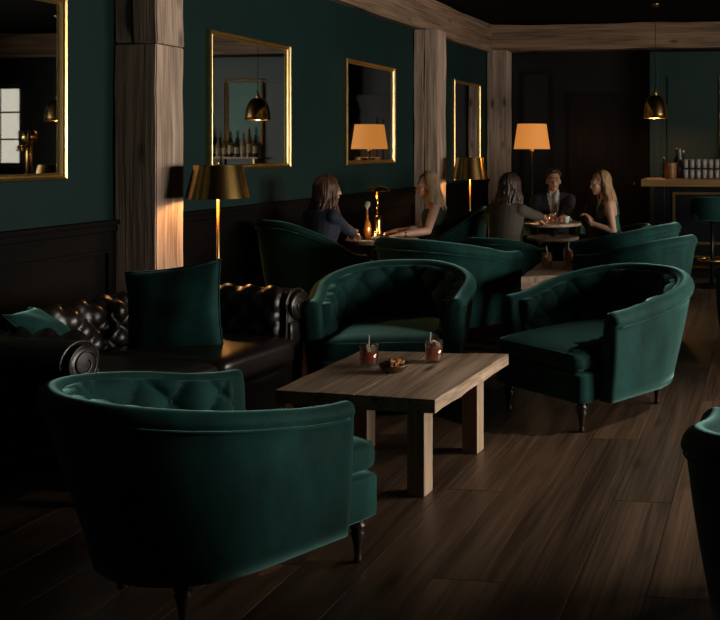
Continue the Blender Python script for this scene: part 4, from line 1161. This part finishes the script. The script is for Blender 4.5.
def person(label, loc, fdir, skin, hair, outfit, wrists, poles, head_yaw=0.0, head_pitch=0.0, lean=0.08, seat=0.46, shw=0.155, sy=-0.02, scale=1.0, hand_dirs=None, curl=0.5, male=False):
    rz = facing(*fdir)
    t = thing('person', label, 'person', (loc[0], loc[1], 0), rz, 'guests at the small tables')
    Minv = (Matrix.Translation((loc[0], loc[1], 0)) @ Matrix.Rotation(rz, 4, 'Z')).inverted()
    X = V((1, 0, 0)); Rl = Matrix.Rotation(-lean, 3, 'X')
    P = V((0, sy, seat + 0.095))
    sp = lambda h, y=0.0: P + Rl @ V((0, y, h * scale))
    up = Rl @ V((0, 0, 1)); fw = Rl @ V((0, 1, 0))
    k = 1.12 if male else 1.0
    TOR = [(-0.095, 0.150, 0.105, 0.01), (-0.04, 0.178, 0.122, 0.0), (0.05, 0.160, 0.112, 0.0), (0.14, 0.132 * k, 0.098, 0.005), (0.22, 0.132 * k, 0.100, 0.012),
           (0.30, 0.146 * k, 0.112, 0.018), (0.37, 0.152 * k, 0.112, 0.012), (0.43, 0.150 * k, 0.092, 0.0), (0.475, 0.125 * k, 0.072, -0.006), (0.505, 0.075 * k, 0.058, -0.004)]
    nb = sp(0.50); hc = sp(0.645) + V((0, 0.03, 0)) + fw * 0.02
    Mh = Matrix.Translation(hc) @ Matrix.Rotation(head_yaw, 4, 'Z') @ Matrix.Rotation(head_pitch, 4, 'X')
    arms = []
    for i, sx in enumerate((-1, 1)):
        S = sp(0.428) + X * sx * shw
        W = Minv @ V(wrists[i]); E, W = ik(S, W, 0.285 * scale, 0.25 * scale, poles[i])
        arms.append((S, E, W, sx))
    legs = []
    for sx in (-1, 1):
        legs.append((P + V((sx * 0.095, 0.03, -0.01)), V((sx * 0.11, sy + 0.45, seat + 0.055)), V((sx * 0.11, sy + 0.40, 0.095)), sx))
    def torso(bm, g, lo=0, hi=99):
        loft(bm, [(sp(h, y), X, fw, w + g, d + g) for h, w, d, y in TOR[lo:hi]])
    def arm(bm, A, g, to=2):
        S, E, W, sx = A
        rcone(bm, sp(0.465) + X * sx * 0.045, 0.042 + g, S, 0.046 * k + g)
        rcone(bm, S, 0.048 * k + g, S.lerp(E, 0.5), 0.043 * k + g); rcone(bm, S.lerp(E, 0.5), 0.043 * k + g, E, 0.037 + g)
        if to > 1: rcone(bm, E, 0.038 + g, E.lerp(W, 0.35), 0.037 + g); rcone(bm, E.lerp(W, 0.35), 0.037 + g, W, 0.025 + g)
    def leg(bm, Lg, g, to=2):
        h, kn, an, sx = Lg
        rcone(bm, h, 0.085 + g, kn, 0.055 + g)
        if to > 1: rcone(bm, kn, 0.055 + g, kn.lerp(an, 0.35), 0.053 + g); rcone(bm, kn.lerp(an, 0.35), 0.053 + g, an, 0.034 + g)
    bm = bmesh.new()
    torso(bm, 0.0)
    rcone(bm, sp(0.46), 0.060 * k, sp(0.57) + V((0, 0.02, 0)), 0.050 * k)
    ellip(bm, (0, -0.012, 0.025), (0.074, 0.093, 0.088), Mh); ellip(bm, (0, 0.028, -0.038), (0.057, 0.062, 0.074), Mh)
    ellip(bm, (0, 0.064, -0.094), (0.026, 0.022, 0.020), Mh); ellip(bm, (0, 0.074, 0.024), (0.050, 0.018, 0.013), Mh)
    rcone(bm, Mh @ V((0, 0.086, 0.010)), 0.008, Mh @ V((0, 0.104, -0.030)), 0.0125, 8)
    for sx in (-1, 1):
        ellip(bm, (sx * 0.074, -0.008, -0.012), (0.010, 0.020, 0.030), Mh); ellip(bm, (sx * 0.040, 0.060, -0.025), (0.022, 0.022, 0.022), Mh)
    for A in arms: arm(bm, A, 0.0)
    for i, (S, E, W, sx) in enumerate(arms):
        dr = (W - E).normalized() if not hand_dirs else (Minv.to_3x3() @ V(hand_dirs[i]))
        hand(bm, W, dr, X * (-sx), V((0, 0, 1)) if abs(dr.z) < 0.85 else -fw, curl)
    for Lg in legs:
        leg(bm, Lg, 0.0); an = Lg[2]
        rcone(bm, an + V((0, -0.02, -0.04)), 0.038, an + V((0, 0.13, -0.062)), 0.030)
    me = fuse('body', bm, 0.007, 3)
    link('body', me, skin, t)
    for sx in (-1, 1):
        ey = bmesh.new(); ellip(ey, (0, 0, 0), (0.0125, 0.010, 0.0085))
        e = obj('eye', ey, 'eye_white', t, True, Mh @ V((sx * 0.030, 0.079, 0.004)), (head_pitch, 0, head_yaw))
        ir = bmesh.new(); ellip(ir, (0, 0.007, 0), (0.0055, 0.005, 0.0055)); obj('iris', ir, 'iris', e, True)
        obj('eyebrow', T([Mh @ V((sx * 0.014, 0.094, 0.028)), Mh @ V((sx * 0.032, 0.088, 0.034)), Mh @ V((sx * 0.048, 0.074, 0.028))], 0.0035, 6), hair, t, True)
    li = bmesh.new(); ellip(li, (0, 0.0, 0.0035), (0.021, 0.009, 0.0045)); ellip(li, (0, 0.001, -0.0045), (0.018, 0.009, 0.005))
    obj('lips', li, 'lips', t, True, Mh @ V((0, 0.084, -0.058)), (head_pitch, 0, head_yaw))
    ctx = dict(t=t, torso=torso, arm=arm, leg=leg, arms=arms, legs=legs, sp=sp, X=X, fw=fw, up=up, Mh=Mh, TOR=TOR, P=P, k=k)
    outfit(ctx)
    for Lg in legs:
        an = Lg[2]; b = bmesh.new()
        rcone(b, an + V((0, -0.02, -0.045)), 0.046, an + V((0, 0.14, -0.060)), 0.034); rcone(b, an + V((0, -0.02, -0.045)), 0.046, an + V((0, 0, 0.0)), 0.042)
        for v in b.verts: v.co.z = max(v.co.z, 0.002)
        link('shoe', fuse('shoe', b, 0.008, 2), 'shoe', t)
    return ctx
def strands(ctx, mat, n, length, width=0.105, seed=1, open_ang=58, wave=0.010, r0=0.017, back=0.0, short=False):
    """hair laid in locks from the parting over the skull and down"""
    rnd = random.Random(seed); Mh = ctx['Mh']; bm = bmesh.new()
    ellip(bm, (0, -0.018, 0.034), (0.080, 0.094, 0.086), Mh) if False else None
    cap = bmesh.new(); bmesh.ops.create_uvsphere(cap, u_segments=28, v_segments=20, radius=1)
    kill = []
    for v in cap.verts:
        x, y, z = v.co; p = V((x * 0.082, -0.012 + y * 0.101, 0.027 + z * 0.096))
        if (p.y > 0.045 and p.z < 0.075) or p.z < -0.045 or (p.y > 0.0 and p.z < 0.02 and abs(p.x) < 0.09): kill.append(v)
        v.co = Mh @ p
    bmesh.ops.delete(cap, geom=kill, context='VERTS'); merge(bm, cap)
    G = Matrix.Translation(Mh.translation) @ Matrix.Rotation(Mh.to_euler().z, 4, 'Z')
    for i in range(n):
        az = math.radians(open_ang + (360 - 2 * open_ang) * (i + rnd.uniform(0.1, 0.9)) / n)
        sx_, cy_ = -math.sin(az), math.cos(az)
        pts = []; y0 = 0.055 - 0.10 * rnd.random() if not short else -0.03
        layer = rnd.uniform(1.0, 1.10)
        els = (88, 60, 34, 8) if not short else (88, 62, 40, rnd.uniform(36, 46) if abs(math.degrees(az) - 180) > 115 else rnd.uniform(4, 14) if abs(math.degrees(az) - 180) > 70 else rnd.uniform(-28, -14))
        for j, el in enumerate(els):
            e = math.radians(el); f = (1 - j / 3)
            q = V((sx_ * math.cos(e) * 0.082 * layer, -0.012 + cy_ * math.cos(e) * 0.100 * layer + (y0 * f * 0.5 if j == 0 else 0), 0.027 + math.sin(e) * 0.098 * layer))
            pts.append(Mh @ q)
        rad = [r0 * 0.55, r0 * 0.9, r0, r0] if not short else [r0 * 0.6, r0 * 0.8, r0 * 0.7, r0 * 0.25]
        if not short:
            L = length * rnd.uniform(0.86, 1.05); ph = rnd.uniform(0, 6); K = 6
            for j in range(1, K + 1):
                f = j / K; w = width * (0.82 + 0.30 * math.sin(f * 2.0)) * rnd.uniform(0.93, 1.05)
                q = V((sx_ * w * (1 + 0.12 * f), -0.016 + cy_ * w * 0.95 - back * f - 0.02 * f, 0.02 - L * f))
                q += V((math.sin(f * 7 + ph), math.cos(f * 6 + ph), 0)) * wave * f
                pts.append(G @ q); rad.append(r0 * (1.0 - 0.15 * f) if j < K else r0 * 0.25)
        tube(bm, pts, rad, 6)
    return obj('hair', bm, mat, ctx['t'], True)
M['skin'] = mottled('skin_fair', (0.56, 0.33, 0.24), (0.62, 0.38, 0.28), (12, 12, 12), 0.5, Subsurface_Weight=0.1)
M['skin_tan'] = mottled('skin_tan', (0.50, 0.28, 0.19), (0.56, 0.32, 0.22), (12, 12, 12), 0.5, Subsurface_Weight=0.1)
M['eye_white'] = simple('eye_white', (0.38, 0.34, 0.30), 0.2); M['iris'] = simple('iris', (0.03, 0.02, 0.012), 0.15); M['lips'] = simple('lips', (0.42, 0.14, 0.12), 0.4)
M['hair_brown'] = mottled('brown_hair', (0.045, 0.018, 0.010), (0.13, 0.055, 0.028), (60, 60, 6), 0.42, bump=0.4)
M['hair_dark'] = mottled('dark_brown_hair', (0.022, 0.011, 0.007), (0.055, 0.026, 0.016), (60, 60, 6), 0.42, bump=0.4)
M['hair_blonde'] = mottled('blonde_hair', (0.24, 0.155, 0.085), (0.45, 0.32, 0.19), (60, 60, 6), 0.42, bump=0.4)
M['hair_honey'] = mottled('honey_hair', (0.20, 0.105, 0.045), (0.42, 0.25, 0.11), (60, 60, 6), 0.42, bump=0.4)
M['navy'] = mottled('navy_cloth', (0.012, 0.016, 0.034), (0.018, 0.024, 0.048), (30, 30, 30), 0.8, bump=0.1)
M['suit'] = mottled('black_navy_suit', (0.007, 0.009, 0.016), (0.011, 0.013, 0.022), (30, 30, 30), 0.8, bump=0.1)
M['olive'] = mottled('olive_cloth', (0.050, 0.042, 0.030), (0.072, 0.060, 0.042), (30, 30, 30), 0.85, bump=0.1)
M['green_dress'] = mottled('emerald_satin', (0.010, 0.070, 0.052), (0.016, 0.095, 0.070), (20, 20, 20), 0.45, bump=0.1)
M['dark_dress'] = mottled('dark_green_cloth', (0.010, 0.022, 0.016), (0.016, 0.032, 0.024), (20, 20, 20), 0.7, bump=0.1)
M['shirt'] = simple('white_shirt', (0.62, 0.63, 0.66), 0.7); M['tie'] = mottled('blue_grey_tie', (0.09, 0.11, 0.17), (0.15, 0.18, 0.25), (60, 60, 60), 0.6)
M['shoe'] = simple('black_shoe', (0.01, 0.01, 0.01), 0.3)

def trousers(c, mat, name='trousers'):
    b = bmesh.new(); c['torso'](b, 0.012, 0, 4)
    for Lg in c['legs']: c['leg'](b, Lg, 0.012)
    link(name, fuse(name, b, 0.010, 4), mat, c['t'])
def skirt(c, mat):
    b = bmesh.new(); c['torso'](b, 0.012, 0, 4); L0, L1 = c['legs']
    rings = []
    for f in (0.0, 0.35, 0.7, 1.0, 1.12):
        a, d = L0[0].lerp(L0[1], f), L1[0].lerp(L1[1], f); m_ = (a + d) / 2
        rings.append((m_, c['X'], V((0, 0.1, 1)).normalized(), 0.19 + 0.0 * f, 0.105 - 0.025 * f))
    loft(b, rings)
    link('skirt', fuse('skirt', b, 0.010, 4), mat, c['t'])
def jacket(c, mat, name='jacket', collar=True):
    b = bmesh.new(); c['torso'](b, 0.022, 0, 9)
    for A in c['arms']: c['arm'](b, A, 0.014)
    if collar: rcone(b, c['sp'](0.46), 0.075 * c['k'], c['sp'](0.515), 0.066 * c['k'])
    return link(name, fuse(name, b, 0.009, 5), mat, c['t'])
def outfit_navy(c): jacket(c, 'navy'); trousers(c, 'suit')
def outfit_olive(c): jacket(c, 'olive'); trousers(c, 'suit')
def outfit_blonde(c):
    b = bmesh.new(); c['torso'](b, 0.010, 0, 8)
    for A in c['arms']: rcone(b, c['sp'](0.40) + c['X'] * A[3] * 0.085, 0.05, c['sp'](0.485) + c['X'] * A[3] * 0.085, 0.030)
    link('dress_top', fuse('dress_top', b, 0.008, 4), 'dark_dress', c['t']); skirt(c, 'dark_dress')
    S, E, W, sx = c['arms'][0]; d = (W - E).normalized(); a = d.orthogonal().normalized(); bb = d.cross(a); q = E.lerp(W, 0.93)
    obj('bracelet', T([q + (a * math.cos(2 * PI * k / 20) + bb * math.sin(2 * PI * k / 20)) * 0.032 for k in range(20)], 0.005, 6, closed=True), 'brass', c['t'], True)
def outfit_green(c):
    b = bmesh.new(); c['torso'](b, 0.010, 1, 6)
    loft(b, [(c['sp'](h, y + 0.035), c['X'], c['fw'], w * 0.9, d * 0.72) for h, w, d, y in c['TOR'][4:8]])
    link('dress_top', fuse('dress_top', b, 0.008, 4), 'green_dress', c['t'])
    for sx in (-1, 1):
        st_ = [c['sp'](0.40, 0.10) + c['X'] * sx * 0.075, c['sp'](0.47, 0.055) + c['X'] * sx * 0.082, c['sp'](0.492, 0.0) + c['X'] * sx * 0.080, c['sp'](0.46, -0.085) + c['X'] * sx * 0.070, c['sp'](0.30, -0.10) + c['X'] * sx * 0.065]
        obj('shoulder_strap', T(st_, 0.010, 6), 'green_dress', c['t'], True)
    skirt(c, 'navy')
def outfit_suit(c):
    b = bmesh.new(); c['torso'](b, 0.010, 2, 10); rcone(b, c['sp'](0.47), 0.066, c['sp'](0.535) + V((0, 0.012, 0)), 0.060)
    link('shirt', fuse('shirt', b, 0.008, 4), 'shirt', c['t'])
    b = bmesh.new(); c['torso'](b, 0.024, 0, 10)
    for A in c['arms']: c['arm'](b, A, 0.018)
    me = fuse('jacket', b, 0.009, 5)
    bb = bmesh.new(); bb.from_mesh(me); kill = []                  # open the front in a V down to the button
    for v in bb.verts:
        h = (v.co.z - c['P'].z)
        if v.co.y > c['P'].y + 0.02 and h > 0.13 and abs(v.co.x) < 0.010 + max(0, h - 0.15) * 0.17 and h < 0.56: kill.append(v)
    bmesh.ops.delete(bb, geom=kill, context='VERTS'); bb.to_mesh(me); bb.free()
    link('jacket', me, 'suit', c['t']); trousers(c, 'suit')
    y = lambda h: c['sp'](h, 0.135)
    tb = bmesh.new()
    loft(tb, [(c['sp'](0.505, 0.080), c['X'], c['fw'], 0.016, 0.010), (c['sp'](0.475, 0.100), c['X'], c['fw'], 0.022, 0.012), (c['sp'](0.455, 0.108), c['X'], c['fw'], 0.015, 0.008),
              (c['sp'](0.38, 0.136), c['X'], c['fw'], 0.026, 0.007), (c['sp'](0.25, 0.136), c['X'], c['fw'], 0.036, 0.007), (c['sp'](0.14, 0.124), c['X'], c['fw'], 0.040, 0.006)])
    obj('tie', tb, 'tie', c['t'], True)
    for A in c['arms']:
        S, E, W, sx = A; cb = bmesh.new(); rcone(cb, E.lerp(W, 0.80), 0.040, E.lerp(W, 0.985), 0.036, 16); obj('cuff', cb, 'shirt', c['t'], True)
    for sx in (-1, 1):
        obj('collar_wing', T([c['sp'](0.535, 0.02) + c['X'] * sx * 0.060, c['sp'](0.525, 0.070) + c['X'] * sx * 0.036, c['sp'](0.485, 0.112) + c['X'] * sx * 0.032], [0.008, 0.012, 0.004], 6), 'shirt', c['t'], True)

# seats for the guests
P1 = pixd(319, 7.62); P2 = pixd(438, 8.82); P3 = pixd(504, 8.42); P4 = pixd(553, 10.02); P5 = pixd(611, 9.45)
f1 = (0.45, 0.89); f2 = (-0.93, -0.36); f3 = (T3.x - P3.x, T3.y - P3.y); f4 = (T3.x - P4.x + 0.06, T3.y - P4.y); f5 = (-0.95, -0.30)
place(tall, (P1.x, P1.y, 0), facing(*f1))
c2 = copy_tree(tall); place(c2, (P2.x, P2.y, 0), facing(*f2), 'high-backed green velvet chair holding the blonde woman at the round table')
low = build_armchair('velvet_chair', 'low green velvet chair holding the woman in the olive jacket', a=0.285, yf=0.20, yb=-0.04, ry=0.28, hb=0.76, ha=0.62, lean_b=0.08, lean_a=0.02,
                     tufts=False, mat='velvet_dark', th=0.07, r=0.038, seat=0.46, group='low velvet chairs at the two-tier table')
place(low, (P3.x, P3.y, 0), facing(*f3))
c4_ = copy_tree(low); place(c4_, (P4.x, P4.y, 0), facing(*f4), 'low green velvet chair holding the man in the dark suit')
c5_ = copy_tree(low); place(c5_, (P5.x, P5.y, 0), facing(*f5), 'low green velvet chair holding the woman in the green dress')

def W2(px, dy, z): return V(at2(px, dy, z))
def W3(px, dy, z): return V(at3(px, dy, z))
c = person('woman in a navy jacket with long brown hair, her back turned, at the round table', P1, f1, 'skin', 'hair_brown', outfit_navy,
           [W2(352, -0.02, 0.05), W2(357, -0.30, 0.05)], [V((-0.6, -0.3, -1)), V((0.8, -0.4, -1))], head_yaw=-0.25, lean=0.10)
strands(c, 'hair_brown', 84, 0.30, seed=2, wave=0.016)
c = person('blonde woman in a sleeveless dark dress resting her forearm on the round table', P2, f2, 'skin', 'hair_blonde', outfit_blonde,
           [W2(403, -0.16, 0.055), W2(398, 0.16, 0.055)], [V((0.1, -1, -0.5)), V((0.5, -0.6, -1))], head_yaw=0.18, head_pitch=-0.12, lean=0.12, curl=0.25)
strands(c, 'hair_blonde', 84, 0.32, seed=3, wave=0.018, back=0.02, open_ang=82)
c = person('woman in an olive jacket with dark hair seen from behind', P3, f3, 'skin_tan', 'hair_dark', outfit_olive,
           [W3(534, -0.42, 0.06), W3(546, -0.30, 0.06)], [V((-0.6, -0.2, -1)), V((1.0, -0.1, -0.6))], head_yaw=0.05, lean=0.14)
strands(c, 'hair_dark', 84, 0.23, seed=4, wave=0.010, width=0.098)
c = person('smiling man in a dark suit, white shirt and tie facing the room', P4, f4, 'skin_tan', 'hair_dark', outfit_suit,
           [W3(565, 0.17, 0.05), W3(540, 0.17, 0.05)], [V((-0.35, -0.25, -1)), V((0.35, -0.25, -1))], lean=0.06, shw=0.185, male=True)
strands(c, 'hair_dark', 60, 0.0, seed=5, short=True, open_ang=0, r0=0.016)
ph = pixd(587, 9.30, zz(216, 9.3))
c = person('woman in a green dress with long honey hair raising a phone', P5, f5, 'skin_tan', 'hair_honey', outfit_green,
           [V((ph.x + 0.045, ph.y - 0.02, ph.z - 0.07)), V((ph.x + 0.03, ph.y + 0.10, ph.z - 0.05))], [V((-0.35, -0.6, -1)), V((0.3, -0.5, -1))], head_yaw=0.30, head_pitch=-0.10, lean=0.14,
           hand_dirs=[V((-0.5, 0.15, 0.85)), V((-0.6, -0.3, 0.7))], curl=0.7)
strands(c, 'hair_honey', 84, 0.31, seed=6, wave=0.014, back=0.03, open_ang=84)
tag(obj('phone', B(-0.004, 0.004, -0.036, 0.036, -0.07, 0.07, bev=0.003), 'phone', None, False, (ph.x - 0.035, ph.y + 0.02, ph.z + 0.05), (0, 0.45, 0.2)), 'black phone held up by the woman in the green dress', 'phone')
